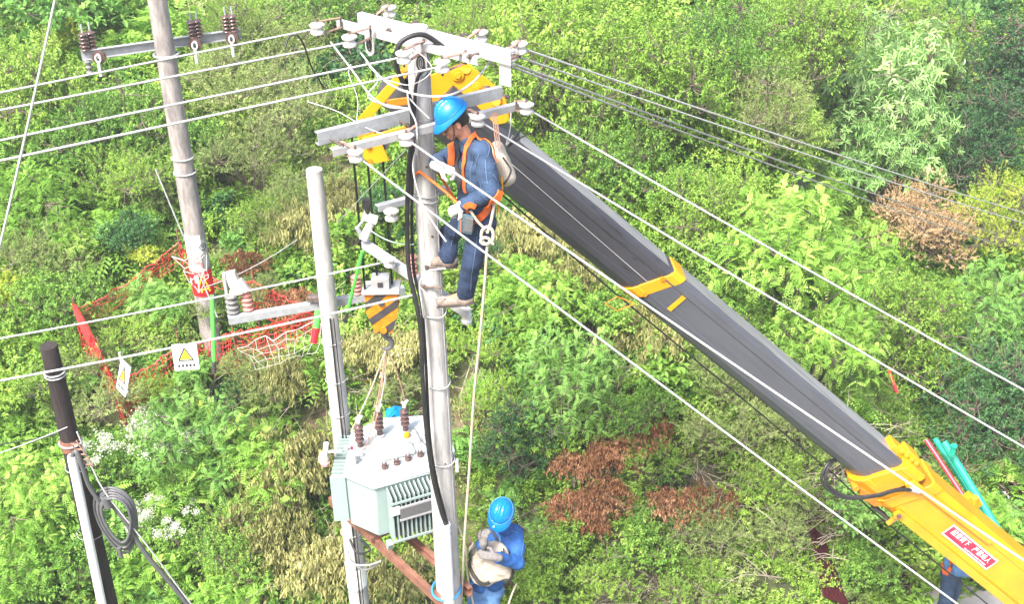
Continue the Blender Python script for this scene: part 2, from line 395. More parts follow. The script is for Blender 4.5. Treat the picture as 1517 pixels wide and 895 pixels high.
def bush(seed, sp, Rr=1.0, H=1.1, twigs=420, lobes=8, flat=1.0, ls=1.0):
    """leaves on twigs spread over a clump of uneven lobes. returns leaf arrays and stem polylines"""
    rg = np.random.default_rng(seed)
    kind, LL, WW, per, tl, dr, lm = STYLE[sp]; LL, WW, tl = LL*ls, WW*ls, tl*ls
    a = rg.uniform(0, 2*np.pi, lobes); rr = Rr * np.sqrt(rg.uniform(0.02, 0.55, lobes))
    cen = np.stack([np.cos(a)*rr, np.sin(a)*rr, H*rg.uniform(0.35, 0.82, lobes) * (1.1 - 0.45*rr/Rr)], 1)
    cr = Rr * rg.uniform(0.28, 0.46, lobes)
    which = rg.integers(0, lobes, twigs)
    d = rdir(rg, twigs); d[:, 2] = np.abs(d[:, 2]) * 1.1 - 0.35; d = nrm(d)
    start = cen[which] + d * cr[which][:, None] * rg.uniform(0.35, 1.0, twigs)[:, None] * np.array([1, 1, flat])
    start[:, 2] = np.maximum(start[:, 2], 0.03)
    td = nrm(d + np.array([0, 0, 0.35]) + rg.normal(size=(twigs, 3)) * 0.35)
    tw_t = rg.uniform(0.0, 1.0, twigs) * 0.5 + rg.uniform(0, 0.35, lobes)[which]        # young and old shoots differ
    Pn, D, Nn, L, W, T = [], [], [], [], [], []
    if kind in ('simple', 'hanging'):
        for j in range(per):
            t = (j + rg.uniform(0, 1, twigs)) / per
            p = start + td * (t * tl)[:, None]
            if kind == 'hanging':
                p = p - np.array([0, 0, 1]) * (t**2 * tl * 0.7)[:, None] + rg.normal(size=(twigs, 3)) * 0.035
                dd = np.array([0, 0, -1.0]) + rg.normal(size=(twigs, 3)) * 0.28
                nn = np.array([0, -0.6, 0.1]) + rg.normal(size=(twigs, 3)) * 0.6
            else:
                side = nrm(np.cross(td, rdir(rg, twigs)))
                dd = side + td * 0.55 + np.array([0, 0, -dr]) * rg.uniform(0.2, 1, twigs)[:, None]
                nn = np.array([0, -0.1, 1.0]) + rg.normal(size=(twigs, 3)) * 0.38
            s = rg.uniform(0.6, 1.15, twigs)
            Pn.append(p); D.append(dd); Nn.append(nn); L.append(LL*s); W.append(WW*s); T.append(tw_t + rg.uniform(-.12, .22, twigs))
    elif kind == 'rosette':
        e = start + td * tl
        for j in range(per):
            ph = 2*np.pi*j/per + rg.uniform(0, 6.28, twigs)
            u1 = nrm(np.cross(td, np.array([0.3, 0.2, 1.0]))); u2 = np.cross(td, u1)
            rad = u1*np.cos(ph)[:, None] + u2*np.sin(ph)[:, None]
            dd = rad + td * rg.uniform(0.0, 0.9, twigs)[:, None] + np.array([0, 0, -dr])
            s = rg.uniform(0.6, 1.15, twigs)
            Pn.append(e - td * (0.08*j/per)); D.append(dd); Nn.append(td + rg.normal(size=(twigs, 3))*.2); L.append(LL*s); W.append(WW*s); T.append(tw_t + rg.uniform(-.1, .25, twigs))
    elif kind == 'pinnate':
        for j in range(per):
            b = start + td * (tl * j / per)
            side = nrm(np.cross(td, rdir(rg, twigs)))
            ax = nrm(side + td*0.45 + np.array([0, 0, 0.15]))
            fl = ls*rg.uniform(0.22, 0.36, twigs); sx = nrm(np.cross(ax, np.array([0, 0, 1.0]) + rg.normal(size=(twigs, 3))*.15)); nn0 = np.cross(sx, ax)
            tt = tw_t + rg.uniform(-.12, .2, twigs); pairs = 7
            for k in range(pairs):
                t = 0.15 + 0.8*k/(pairs-1)
                p = b + ax*(fl*t)[:, None] + np.array([0, 0, -1.0])*(fl*dr*t*t)[:, None]
                for sg in (1, -1):
                    dd = sx*sg*0.9 + ax*0.5 + np.array([0, 0, -0.2])
                    s = rg.uniform(0.85, 1.1, twigs) * (0.75 + 0.5*math.sin(math.pi*min(t+0.1, 1)))
                    Pn.append(p); D.append(dd); Nn.append(nn0 + rg.normal(size=(twigs, 3))*.12); L.append(LL*s); W.append(WW*s); T.append(tt + rg.uniform(-.04, .04, twigs))
    lv, lq, lt = leaves(np.concatenate(Pn), np.concatenate(D), np.concatenate(Nn), np.concatenate(L), np.concatenate(W), np.clip(np.concatenate(T), 0, 1))
    stems = []
    for c, r in zip(cen, cr):
        stems.append([(rg.normal()*.05, rg.normal()*.05, -0.25), (c[0]*.4, c[1]*.4, c[2]*.45), tuple(c)])
    for i in range(0, twigs, 5):
        c = cen[which[i]]; stems.append([tuple(c), tuple((c + start[i])/2 + rg.normal(size=3)*.03), tuple(start[i] + td[i]*tl*.8)])
    extra = None
    if sp == 'bloom':
        k = 420; i = rg.integers(0, twigs, k); i = i[np.argsort(-start[i, 2])][:75]
        cp = start[i] + td[i]*tl; Pp = np.repeat(cp, 46, 0) + rg.normal(size=(len(i)*46, 3))*np.array([.055, .055, .03])
        extra = leaves(Pp, rdir(rg, len(Pp)), rdir(rg, len(Pp)) + np.array([0, -.5, 1.]), .026, .024, rg.uniform(0, 1, len(Pp)))
    return (lv, lq, lt), stems, lm, extra
def stem_mesh(stems, r0, name, matn, thick=3):
    mb = MB()
    for i, s in enumerate(stems):
        big = i < thick * 3
        mb.tube(bez(s, 3), [r0*(1 if big else .42)*k for k in np.linspace(1, .4, 3*(len(s)-1)+1)], 4, cap=False)
    return mb.mesh(name, matn, sharp=80)
SPN = {'fine': 'fine_leaved', 'pin': 'pinnate'}
PROTO = {}
def make_proto(sp, k, **kw):
    (v, q, t), st, lm, ex = bush(hash_(sp) + k * 17, sp, **kw)
    me = np_mesh('foliage', v, q, [lm], t)
    sm = stem_mesh(st, 0.014, 'stem', 'bark')
    fl = np_mesh('blossom', ex[0], ex[1], ['petal_white'], ex[2]) if ex else None
    PROTO.setdefault(sp, []).append((me, sm, fl, v, q, t, lm))
def hash_(s): return sum(ord(c) * (i + 3) for i, c in enumerate(s)) * 31
TW = {'lime': 430, 'green': 430, 'dark': 430, 'fine': 330, 'olive': 330, 'tan': 380, 'yellow': 340, 'pin': 105, 'pale': 105, 'silver': 330, 'wilt': 260, 'rust': 150, 'bloom': 420, 'big': 130}
for sp, tw in TW.items():
    for k in range(2):
        make_proto(sp, k, twigs=tw, lobes=6 + k*3, flat=1.0)

for sp in ('lime', 'green', 'dark', 'fine', 'olive', 'yellow', 'pin', 'pale', 'big', 'bloom'):   # larger plants with finer leaves for their size
    make_proto(sp, 5, twigs=int(TW[sp]*2.1), lobes=15, ls=0.66)
DESC = {'lime': 'yellow-green broad-leaved bush', 'green': 'mid green leafy bush', 'dark': 'dark green small-leaved bush', 'fine': 'light green fine-leaved shrub',
 'olive': 'dull olive twiggy shrub', 'tan': 'dried pinkish tan bush', 'yellow': 'bright yellow leafy bush', 'pin': 'bright green feathery-leaved bush', 'pale': 'pale green feathery-leaved bush',
 'silver': 'silvery green tree with long leaf rosettes', 'wilt': 'wilted straw-yellow drooping foliage', 'rust': 'dead rust-brown hanging leaves', 'bloom': 'green bush covered in white blossom', 'big': 'large-leaved pale green plant'}
BUSHES = [
 # u, v (crown centre in the photograph), radius there in px, species, where
 (75, 20, 85, 'big', 'in the upper left corner'), (100, 72, 42, 'yellow', 'left of the far pole crossarm'), (20, 110, 75, 'lime', 'at left edge below topmost wire end'),
 (30, 205, 75, 'pin', 'at left edge between second and fourth wires'), (185, 118, 62, 'green', 'under the left end of the far crossarm'), (215, 185, 60, 'lime', 'just left of the far leaning pole'),
 (120, 235, 70, 'green', 'left of far pole below the lowest wire'), (40, 290, 55, 'lime', 'at the foot of the steep left wire'), (205, 270, 62, 'fine', 'beside the far pole, level with its wire ties'),
 (118, 360, 38, 'pin', 'standing alone in the dark left hollow'), (185, 350, 48, 'dark', 'left of dry stalks beside far pole'), (212, 392, 24, 'yellow', 'at foot of the far pole, left'),
 (55, 395, 58, 'olive', 'above the red net left corner'), (12, 440, 42, 'yellow', 'at left edge above the dark post'), (85, 462, 58, 'green', 'behind the dark wooden post'),
 (200, 15, 55, 'green', 'at top edge left of far pole'), (320, 12, 60, 'fine', 'at top edge between the far insulators'), (400, 70, 62, 'olive', 'right of far crossarm end'),
 (480, 25, 60, 'green', 'at top edge left of the main pole'), (340, 130, 65, 'olive', 'behind the wires right of far pole'), (430, 170, 60, 'olive', 'left of the main crossarm tip'),
 (300, 225, 45, 'green', 'close right of the far pole middle'), (370, 240, 60, 'olive', 'in the dry slope right of far pole'), (395, 330, 44, 'fine', 'above the red net, right of far pole'),
 (452, 345, 52, 'wilt', 'behind the short pole top'), (440, 290, 48, 'olive', 'left of the short pole top'), (325, 462, 30, 'fine', 'hiding the foot of the far pole'), (295, 470, 26, 'olive', 'left of the far pole foot'), (150, 545, 34, 'olive', 'against the slanting red net strip'), (240, 480, 34, 'fine', 'in the middle of the net enclosure'),
 (362, 388, 22, 'rust', 'behind the far pole base'),
 (500, 300, 45, 'wilt', 'between short pole and main pole'), (525, 345, 36, 'pin', 'behind the cutout bracket'), (560, 300, 42, 'dark', 'behind the hoist ropes'),
 (600, 515, 46, 'wilt', 'below the crane hook'), (540, 520, 40, 'wilt', 'right of short pole below the hook'), (425, 445, 22, 'rust', 'inside the red net near short pole'), (395, 440, 34, 'olive', 'inside the net behind the long crossarm'), (150, 470, 34, 'fine', 'just inside the net left corner'), (300, 560, 36, 'pale', 'in front of the net below the facing sign'), (360, 545, 34, 'olive', 'in front of the net right part'), (230, 580, 36, 'fine', 'in front of the net between both signs'),
 (30, 565, 66, 'lime', 'in front of the dark post, left'), (135, 590, 62, 'olive', 'right of the dark post'), (200, 500, 55, 'fine', 'inside the net enclosure'), (235, 455, 46, 'pale', 'under the low wire inside the net'),
 (265, 610, 82, 'pale', 'below the two warning signs'), (335, 700, 78, 'pin', 'right of the white blossom'), (215, 705, 62, 'bloom', 'beside the leaning dark post'), (245, 790, 52, 'bloom', 'below the coiled cable'),
 (60, 700, 78, 'pin', 'at left edge beside post'), (35, 800, 72, 'pin', 'low at the left edge'), (100, 850, 66, 'green', 'in the lower left corner by the white pipe'), (310, 815, 70, 'dark', 'left of wilted branches, low'),
 (225, 870, 55, 'pin', 'at bottom edge right of dark post'), (385, 600, 52, 'olive', 'between net and short pole'), (430, 700, 70, 'wilt', 'left of the transformer, upper'), (405, 790, 66, 'wilt', 'left of the transformer, lower'),
 (470, 850, 62, 'wilt', 'at bottom edge by short pole'), (350, 880, 52, 'pin', 'at bottom edge left of the short pole'), (590, 860, 60, 'wilt', 'under the transformer beam'), (430, 560, 50, 'wilt', 'above the transformer, left of short pole'),
 (590, 590, 42, 'olive', 'behind the transformer bushings'), (690, 30, 62, 'fine', 'at top edge right of main pole'), (770, 60, 66, 'lime', 'right of main upper crossarm'), (870, 70, 88, 'lime', 'at top centre, the biggest there'),
 (980, 30, 62, 'green', 'at top edge right of centre'), (960, 130, 76, 'lime', 'above the thin double wires'), (820, 150, 60, 'lime', 'just right of the lower crossarm end'), (1060, 90, 66, 'lime', 'left of the olive thicket'),
 (900, 190, 55, 'green', 'between the thin wires and boom'), (860, 250, 62, 'lime', 'above the boom upper part'), (1140, 130, 78, 'olive', 'left of silvery tree'), (1180, 30, 70, 'fine', 'at top edge left of silvery tree'),
 (1010, 200, 60, 'green', 'under the thin double wires'), (1090, 215, 56, 'lime', 'below olive thicket'), (970, 290, 62, 'green', 'above the yellow boom band'), (1060, 300, 66, 'pin', 'above the third right wire'),
 (1290, 90, 92, 'silver', 'at top right, upper crown'), (1340, 195, 80, 'silver', 'at top right, lower crown'), (1255, 215, 60, 'olive', 'below silvery tree, left'), (1400, 90, 72, 'fine', 'right of silvery tree'),
 (1245, 130, 60, 'silver', 'at top right, left side of crown'), (1310, 20, 70, 'silver', 'at the top edge, highest crown'), (1375, 130, 50, 'silver', 'at top right, right side of crown'),
 (1405, 210, 60, 'fine', 'above the tan dried bush'), (1480, 60, 78, 'dark', 'in the upper right corner'), (1470, 170, 74, 'dark', 'at right edge above the yellow bush'),
 (1478, 300, 72, 'yellow', 'at the right edge'), (1160, 320, 80, 'pin', 'in the middle of right slope'), (1260, 330, 70, 'pin', 'left of the tan dried bush'), (1100, 390, 66, 'green', 'above the boom second section'),
 (1210, 430, 84, 'pin', 'between second and third right wires'), (1340, 440, 78, 'lime', 'right of centre slope edge'), (1150, 500, 62, 'green', 'close above the boom second section'), (1260, 530, 72, 'lime', 'above the boom lower part'),
 (1355, 540, 66, 'lime', 'over the small red post tip'), (1310, 620, 60, 'fine', 'just above the yellow boom collar'), (1455, 420, 70, 'dark', 'at right edge under yellow bush'), (1485, 500, 56, 'big', 'at right edge, middle height'),
 (1420, 590, 66, 'dark', 'in shade right of slope edge'), (1480, 640, 66, 'dark', 'at right edge above the red net'), (1490, 780, 48, 'pin', 'at right edge beside the yellow boom'), (1400, 340, 40, 'dark', 'tucked under the tan bush'),
 (790, 350, 52, 'wilt', 'beneath boom, near worker'), (850, 410, 56, 'wilt', 'beneath boom, left of band'), (745, 430, 56, 'pin', 'right of the climbing worker boots'), (800, 470, 62, 'lime', 'right of the hanging rope'),
 (730, 520, 50, 'fine', 'behind the hanging rope'), (880, 480, 56, 'green', 'below the yellow boom band'), (970, 500, 56, 'wilt', 'beneath the boom second section'), (840, 560, 66, 'pale', 'in the centre of lower slope'),
 (920, 600, 70, 'green', 'above the dead brown leaves'), (740, 600, 48, 'fine', 'right of rope, middle height'), (760, 660, 60, 'dark', 'above the lower worker'), (826, 655, 28, 'rust', 'upper left of the brown patch'), (850, 700, 24, 'rust', 'left of centre in the brown patch'), (900, 735, 26, 'rust', 'below centre of the brown patch'), (1055, 745, 15, 'rust', 'rightmost, apart from the brown patch'), (960, 640, 18, 'rust', 'upper right end of the brown patch'),
 (905, 690, 32, 'rust', 'centre of the brown patch'), (845, 755, 32, 'rust', 'lower left of the brown patch'), (895, 775, 24, 'rust', 'lower right of the brown patch'), (1000, 745, 19, 'rust', 'small, apart on the right'), (915, 655, 22, 'rust', 'small, top of the brown patch'),
 (970, 690, 46, 'fine', 'right of the brown patch'), (1080, 640, 60, 'olive', 'between the brown patch and lowest wire'), (1160, 620, 62, 'olive', 'below the boom second section'), (1060, 560, 56, 'olive', 'left of boom lower edge'),
 (830, 820, 56, 'lime', 'right of the lower worker'), (960, 810, 52, 'green', 'below the brown patch'), (890, 860, 52, 'fine', 'at bottom edge right of lower worker'), (790, 870, 44, 'lime', 'at bottom edge beside lower worker'),
 (1060, 790, 56, 'olive', 'right of brown patch, low'), (1030, 870, 50, 'fine', 'at bottom edge centre right'), (1160, 720, 56, 'fine', 'left of the hydraulic hose loop'), (1240, 690, 42, 'olive', 'under the boom collar'),
 (1265, 760, 44, 'big', 'below the yellow boom end'), (1290, 840, 46, 'green', 'over the grey road edge'), (1150, 800, 50, 'olive', 'left of the dark red sheet'), (1350, 780, 30, 'green', 'just below the yellow boom'), (700, 380, 40, 'dark', 'behind the climbing worker legs'),
]
TREES = [
 (815, 75, 120, 'lime', 'nearest to the right end of the upper crossarm'), (965, 105, 112, 'lime', 'at top centre above the thin double wires'), (690, 30, 62, 'fine', 'at the top edge right above the main pole'),
 (1085, 55, 95, 'green', 'at top edge left of the olive thicket'), (1140, 160, 84, 'olive', 'between top centre trees and silvery tree'), (1195, 40, 80, 'lime', 'at the top edge just left of silvery tree'),
 (1300, 90, 105, 'silver', 'at top right, the upper one'), (1320, 200, 90, 'silver', 'at top right, the lower one'), (1400, 70, 85, 'fine', 'at the top edge right of silvery tree'), (1490, 70, 95, 'dark', 'in the upper right corner'),
 (1455, 185, 85, 'dark', 'at right above the yellow tree'), (1488, 300, 78, 'yellow', 'at the right edge'), (1372, 322, 68, 'tan', 'dead, left of the yellow tree'), (1180, 355, 120, 'pin', 'spreading over the middle of the right slope'),
 (1330, 470, 105, 'lime', 'at the outer edge of the right slope'), (1215, 500, 90, 'pin', 'above the middle of the lower boom'), (1060, 300, 84, 'lime', 'above the yellow boom band'), (905, 205, 84, 'green', 'between thin wires and upper boom'),
 (1290, 600, 70, 'lime', 'just above the yellow boom collar'), (1470, 590, 110, 'dark', 'at the right edge below the middle'), (1480, 450, 80, 'pale', 'at right edge below the tan tree'), (30, 120, 95, 'lime', 'at left edge behind the wires'),
 (170, 170, 84, 'green', 'close left of the far pole'), (50, 290, 80, 'pin', 'at left edge in the middle height'), (330, 30, 70, 'fine', 'at top edge between the far insulators'), (270, 640, 88, 'pale', 'below the warning signs'), (50, 730, 95, 'pin', 'at left edge beside the dark post'),
 (840, 545, 84, 'pale', 'in the centre of the lower slope'), (930, 590, 70, 'green', 'above the dead brown leaves'), (780, 640, 74, 'dark', 'above the lower worker'), (350, 800, 76, 'green', 'left of the wilted branches, low'), (800, 440, 74, 'pin', 'right of the hanging rope')]
for sp in ('lime', 'green', 'fine', 'olive', 'silver', 'dark', 'yellow', 'tan', 'pin', 'pale'):      # spreading crowns of many lobes
    kw = dict(twigs=int({'pin': 420, 'pale': 420, 'fine': 900, 'olive': 900, 'tan': 1700, 'yellow': 900, 'silver': 560}.get(sp, 1500)), lobes=26, ls={'silver': .62, 'pin': .52, 'pale': .5, 'tan': .6, 'fine': .62, 'olive': .62}.get(sp, .52), H=1.7)
    (v_, q_, t_), st_, lm_, ex_ = bush(hash_(sp) + 991, sp, **kw)
    for k_ in range(26): st_[k_] = [(st_[k_][0][0], st_[k_][0][1], -1.4)] + [(st_[k_][0][0], st_[k_][0][1], -.1)] + list(st_[k_][1:])
    PROTO['tree_' + sp] = (np_mesh('crown', v_, q_, [lm_], t_), stem_mesh(st_, 0.020, 'trunk', 'bark', thick=8))
TREED = {'lime': 'spreading yellow-green tree crown', 'green': 'spreading mid green tree crown', 'fine': 'light green fine-leaved tree crown', 'olive': 'dull olive small-leaved tree crown', 'silver': 'silvery green tree with long leaf rosettes', 'dark': 'shady dark green tree crown',
         'yellow': 'bright yellow-green tree crown', 'tan': 'dried pinkish tan tree crown', 'pin': 'bright green feathery-leaved tree crown', 'pale': 'pale green feathery-leaved tree crown'}
rt = random.Random(5)
for u, v, rp, sp, where in TREES:
    d0_ = (hit(u, v, 1.2) - CAMPOS).dot(FWD); r = rp / FPX * d0_ * 1.08; p = hit(u, v, 1.35*r)
    g = float(ground_z(p.x, p.y)); h_ = p.z + .62*r - g
    o = thing('tree', (p.x, p.y, g), TREED[sp] + ' ' + where, 'tree', 'trees on the hillside'); zs_ = min(h_/1.7*1.12, r*1.25); o.scale = (r, r, zs_); o.location.z = p.z + .62*r - 1.55*zs_; o.rotation_euler.z = rt.uniform(0, 6.28)
    for nm, me in zip(('crown', 'trunk'), PROTO['tree_' + sp]): c = bpy.data.objects.new(nm, me); C.objects.link(c); c.parent = o
BUSHES = [b for b in BUSHES if all((b[0]-t[0])**2 + (b[1]-t[1])**2 > (.72*t[2])**2 for t in TREES)]
GRP = {'wilt': 'wilted branches lying on the slope', 'rust': 'dead brown branches on the slope'}
rb = random.Random(11)
for u, v, rp, sp, where in BUSHES:
    p = hit(u, v, 0.75)
    depth = (p - CAMPOS).dot(FWD); r = rp / FPX * depth * (1.35 if sp == 'silver' else 1.0 if sp == 'rust' else 1.5 if sp == 'tan' else 1.5 if rp >= 58 and len(PROTO[sp]) > 2 else 1.18)
    gx, gy = p.x, p.y + r * 0.1
    gz = float(ground_z(gx, gy))
    sc = r
    if sc < 0.35: sc = 0.35
    o = thing(('silvery_tree' if sp == 'silver' else 'dead_branches' if sp == 'rust' else 'wilted_branches' if sp == 'wilt' else 'bush'), (gx, gy, 0), None, None)
    top = p.z + (0.95 if sp == 'silver' else 0.68) * sc                                   # crown top a little above the sighted point
    o.location.z = max(gz - 0.2, top - 1.15 * sc)
    o.rotation_euler.z = rb.uniform(0, 6.28)
    o.scale = (sc, sc, sc * rb.uniform(0.9, 1.1))
    o['label'] = DESC[sp] + ' ' + where
    o['category'] = 'tree' if sp == 'silver' else 'branch' if sp in ('wilt', 'rust') else 'bush'
    o['group'] = GRP.get(sp, 'bushes on the hillside')
    me, sm, fl = (PROTO[sp][2] if rp >= 58 and len(PROTO[sp]) > 2 else rb.choice(PROTO[sp][:2]))[:3]
    c = bpy.data.objects.new('foliage', me); C.objects.link(c); c.parent = o
    c = bpy.data.objects.new('stem', sm); C.objects.link(c); c.parent = o
    if fl: c = bpy.data.objects.new('blossom', fl); C.objects.link(c); c.parent = o

# undergrowth: one leafy mass nobody could count, real leaves set out by geometry nodes
SRC = bpy.data.collections.new('undergrowth_sources')
order = ['lime', 'green', 'dark', 'fine', 'olive', 'pin', 'pale', 'wilt']
for i, sp in enumerate(order):
    (v, q, t), st, lm, ex = bush(900 + i, sp, Rr=0.55, H=0.5, twigs={'pin': 40, 'pale': 40, 'fine': 110, 'olive': 110, 'wilt': 60}.get(sp, 130), lobes=5)
    ob = bpy.data.objects.new('%02d_clump' % i, np_mesh('clump', v, q, [lm], t)); SRC.objects.link(ob)
# grass tuft and bare twig sources
def tuft(seed, n=70, L=.45, w=.012):
    rg = np.random.default_rng(seed); vs, qs, ts = [], [], []
    for i in range(n):
        a = rg.uniform(0, 6.28); l = L*rg.uniform(.5, 1.1); b = np.array([rg.normal()*.06, rg.normal()*.06, 0]); o = np.array([math.cos(a), math.sin(a), 0]); lean = rg.uniform(.2, 1.)
        sx = np.array([-o[1], o[0], 0]) * w; k = len(vs)
        for j in range(5):
            t = j/4; p = b + o*l*lean*t*t + np.array([0, 0, l*(t - .45*lean*t*t)]); ww = 1 - t*.9
            vs += [p - sx*ww, p + sx*ww]
        qs += [(k+2*j, k+2*j+1, k+2*j+3, k+2*j+2) for j in range(4)]; ts += [rg.uniform(0, 1)]*10
    return np.array(vs), np.array(qs), np.array(ts)
for i, lm in enumerate(('leaf_lime', 'leaf_wilted')):
    v, q, t = tuft(50+i); SRC.objects.link(bpy.data.objects.new('%02d_tuft' % (len(order)+i), np_mesh('tuft', v, q, [lm], t)))
def twig_tangle(seed, n=16, L=.9):
    rg = random.Random(seed); mb = MB()
    for i in range(n):
        a = rg.uniform(0, 6.28); el = rg.uniform(.1, 1.1); l = L*rg.uniform(.5, 1.2); p = V(rg.gauss(0, .15), rg.gauss(0, .15), 0)
        d = V(math.cos(a)*math.cos(el), math.sin(a)*math.cos(el), math.sin(el)); side = V(rg.gauss(0, .2), rg.gauss(0, .2), rg.gauss(0, .1))
        pts = [p, p+d*l*.35+side*.3, p+d*l*.7+side*.8, p+d*l+side*1.2-V(0, 0, .12)]
        mb.tube(bez(pts, 3), [.008-.0006*k for k in range(10)], 4, cap=False)
        for k in range(3):
            q0 = pts[1].lerp(pts[3], rg.random()); e = V(rg.gauss(0, 1), rg.gauss(0, 1), rg.gauss(.4, .5)).normalized()*l*.35
            mb.tube([q0, q0+e*.5+V(0, 0, .02), q0+e], [.005, .004, .002], 3, cap=False)
    return mb
SRC.objects.link(bpy.data.objects.new('10_twigs', twig_tangle(3).mesh('twigs', 'twig_pale')))
SRC.objects.link(bpy.data.objects.new('11_twigs', twig_tangle(4).mesh('twigs', 'bark')))
# weights of each source around places of the photograph: (u, v, radius, [(source, weight)...])
ZONES = [(120, 150, 230, {0: 3, 1: 3, 5: 3, 3: 1}), (60, 650, 260, {5: 4, 1: 2, 0: 2, 3: 1}), (380, 200, 140, {4: 4, 3: 4, 9: 2, 10: 1}), (420, 740, 150, {7: 4, 3: 2, 10: 1, 1: 1}),
 (300, 500, 120, {3: 3, 4: 3, 6: 2, 9: 2}), (560, 30, 40, {10: 3, 9: 1}), (850, 120, 250, {0: 6, 1: 2, 3: 1}), (1150, 130, 110, {4: 5, 3: 2}), (1250, 420, 220, {5: 4, 0: 3, 1: 2}), (1450, 150, 160, {2: 3, 3: 3, 1: 2}),
 (1450, 560, 130, {2: 6, 1: 1}), (820, 400, 130, {7: 2, 4: 3, 0: 2}), (840, 600, 160, {1: 3, 0: 2, 6: 3, 3: 2, 8: 1}), (1100, 700, 190, {4: 3, 10: 3, 3: 4, 11: 2, 1: 1}), (900, 850, 150, {4: 2, 3: 2, 11: 2, 8: 1, 0: 1}), (560, 600, 100, {4: 2, 10: 2, 7: 2, 11: 2}), (260, 740, 120, {6: 3, 5: 2, 2: 2})]
def project(x, y, z):
    dx = np.stack([x, y, z-CAM_Z], 1); f = dx @ np.array(FWD)
    return 758.5 + FPX*(dx @ np.array(RIGHT))/f, 447.5 - FPX*(dx @ np.array(UP))/f, f
rg = np.random.default_rng(5)
pts = []
for (y0, y1, step) in ((9.5, 20, .36), (20, 34, .5), (34, 60, 1.0)):
    gy = np.arange(y0, y1, step); gx = np.arange(-32, 34, step)
    A, B = np.meshgrid(gx, gy); A = A.ravel() + rg.uniform(-.5, .5, A.size)*step; B = B.ravel() + rg.uniform(-.5, .5, B.size)*step
    keep = np.abs(A) < B*0.62 + 1.5
    A, B = A[keep], B[keep]; pts.append(np.stack([A, B, ground_z(A, B), np.full(A.size, step/.36)], 1))
pts = np.concatenate(pts)
onroad = (pts[:, 0] > 5.05 + .12*(pts[:, 1]-12)) & (pts[:, 1] < 12.6)
pts = pts[~onroad]
pu, pv, pf = project(pts[:, 0], pts[:, 1], pts[:, 2] + .4)
n = len(pts); W_ = np.full((n, 12), 0.06); W_[:, 0] += .3; W_[:, 1] += .3; W_[:, 3] += .2; W_[:, 10:] = 0.02
for (u, v, r, ws) in ZONES:
    g = np.exp(-(((pu-u)**2 + (pv-v)**2) / (r*r)) * 1.4)
    for k, x in ws.items(): W_[:, k] += g * x
W_ /= W_.sum(1, keepdims=True)
idx = (rg.uniform(size=(n, 1)) > np.cumsum(W_, 1)).sum(1).clip(0, 11)
me = bpy.data.meshes.new('undergrowth'); me.vertices.add(n)
me.vertices.foreach_set('co', (pts[:, :3] - np.array([0, 0, .05])).astype(np.float32).ravel())
a = me.attributes.new('pick', 'INT', 'POINT'); a.data.foreach_set('value', idx.astype(np.int32))
a = me.attributes.new('size', 'FLOAT', 'POINT'); a.data.foreach_set('value', (np.clip(rg.uniform(.65, 1.2, n) * (.86 + .42*np.sin(pts[:, 0]*2.1 + 1.3*np.sin(pts[:, 1]*1.1)) * np.sin(pts[:, 1]*2.4 + pts[:, 0]*.6)), .42, 1.6) * (0.6 + .4*pts[:, 3])).astype(np.float32))
rot = np.stack([rg.normal(size=n)*.15 + .12, rg.normal(size=n)*.15, rg.uniform(0, 6.28, n)], 1)
a = me.attributes.new('spin', 'FLOAT_VECTOR', 'POINT'); a.data.foreach_set('vector', rot.astype(np.float32).ravel())
ug = link_mesh('undergrowth', me); tag(ug, 'tangled green undergrowth covering the slope between the bushes', 'undergrowth', kind='stuff')
ng = bpy.data.node_groups.new('scatter', 'GeometryNodeTree')
ng.interface.new_socket('Geometry', in_out='INPUT', socket_type='NodeSocketGeometry'); ng.interface.new_socket('Geometry', in_out='OUTPUT', socket_type='NodeSocketGeometry')
gi, go = ng.nodes.new('NodeGroupInput'), ng.nodes.new('NodeGroupOutput')
ci = ng.nodes.new('GeometryNodeCollectionInfo'); ci.inputs['Collection'].default_value = SRC; ci.inputs['Separate Children'].default_value = True; ci.inputs['Reset Children'].default_value = True
iop = ng.nodes.new('GeometryNodeInstanceOnPoints'); iop.inputs['Pick Instance'].default_value = True
def named(nm, dt):
    q = ng.nodes.new('GeometryNodeInputNamedAttribute'); q.data_type = dt; q.inputs['Name'].default_value = nm; return q.outputs['Attribute']
e2r = ng.nodes.new('FunctionNodeEulerToRotation'); ng.links.new(named('spin', 'FLOAT_VECTOR'), e2r.inputs[0])
ng.links.new(gi.outputs[0], iop.inputs['Points']); ng.links.new(ci.outputs[0], iop.inputs['Instance'])
ng.links.new(named('pick', 'INT'), iop.inputs['Instance Index']); ng.links.new(e2r.outputs[0], iop.inputs['Rotation']); ng.links.new(named('size', 'FLOAT'), iop.inputs['Scale'])
ng.links.new(iop.outputs[0], go.inputs[0])
ug.modifiers.new('scatter', 'NODES').node_group = ng

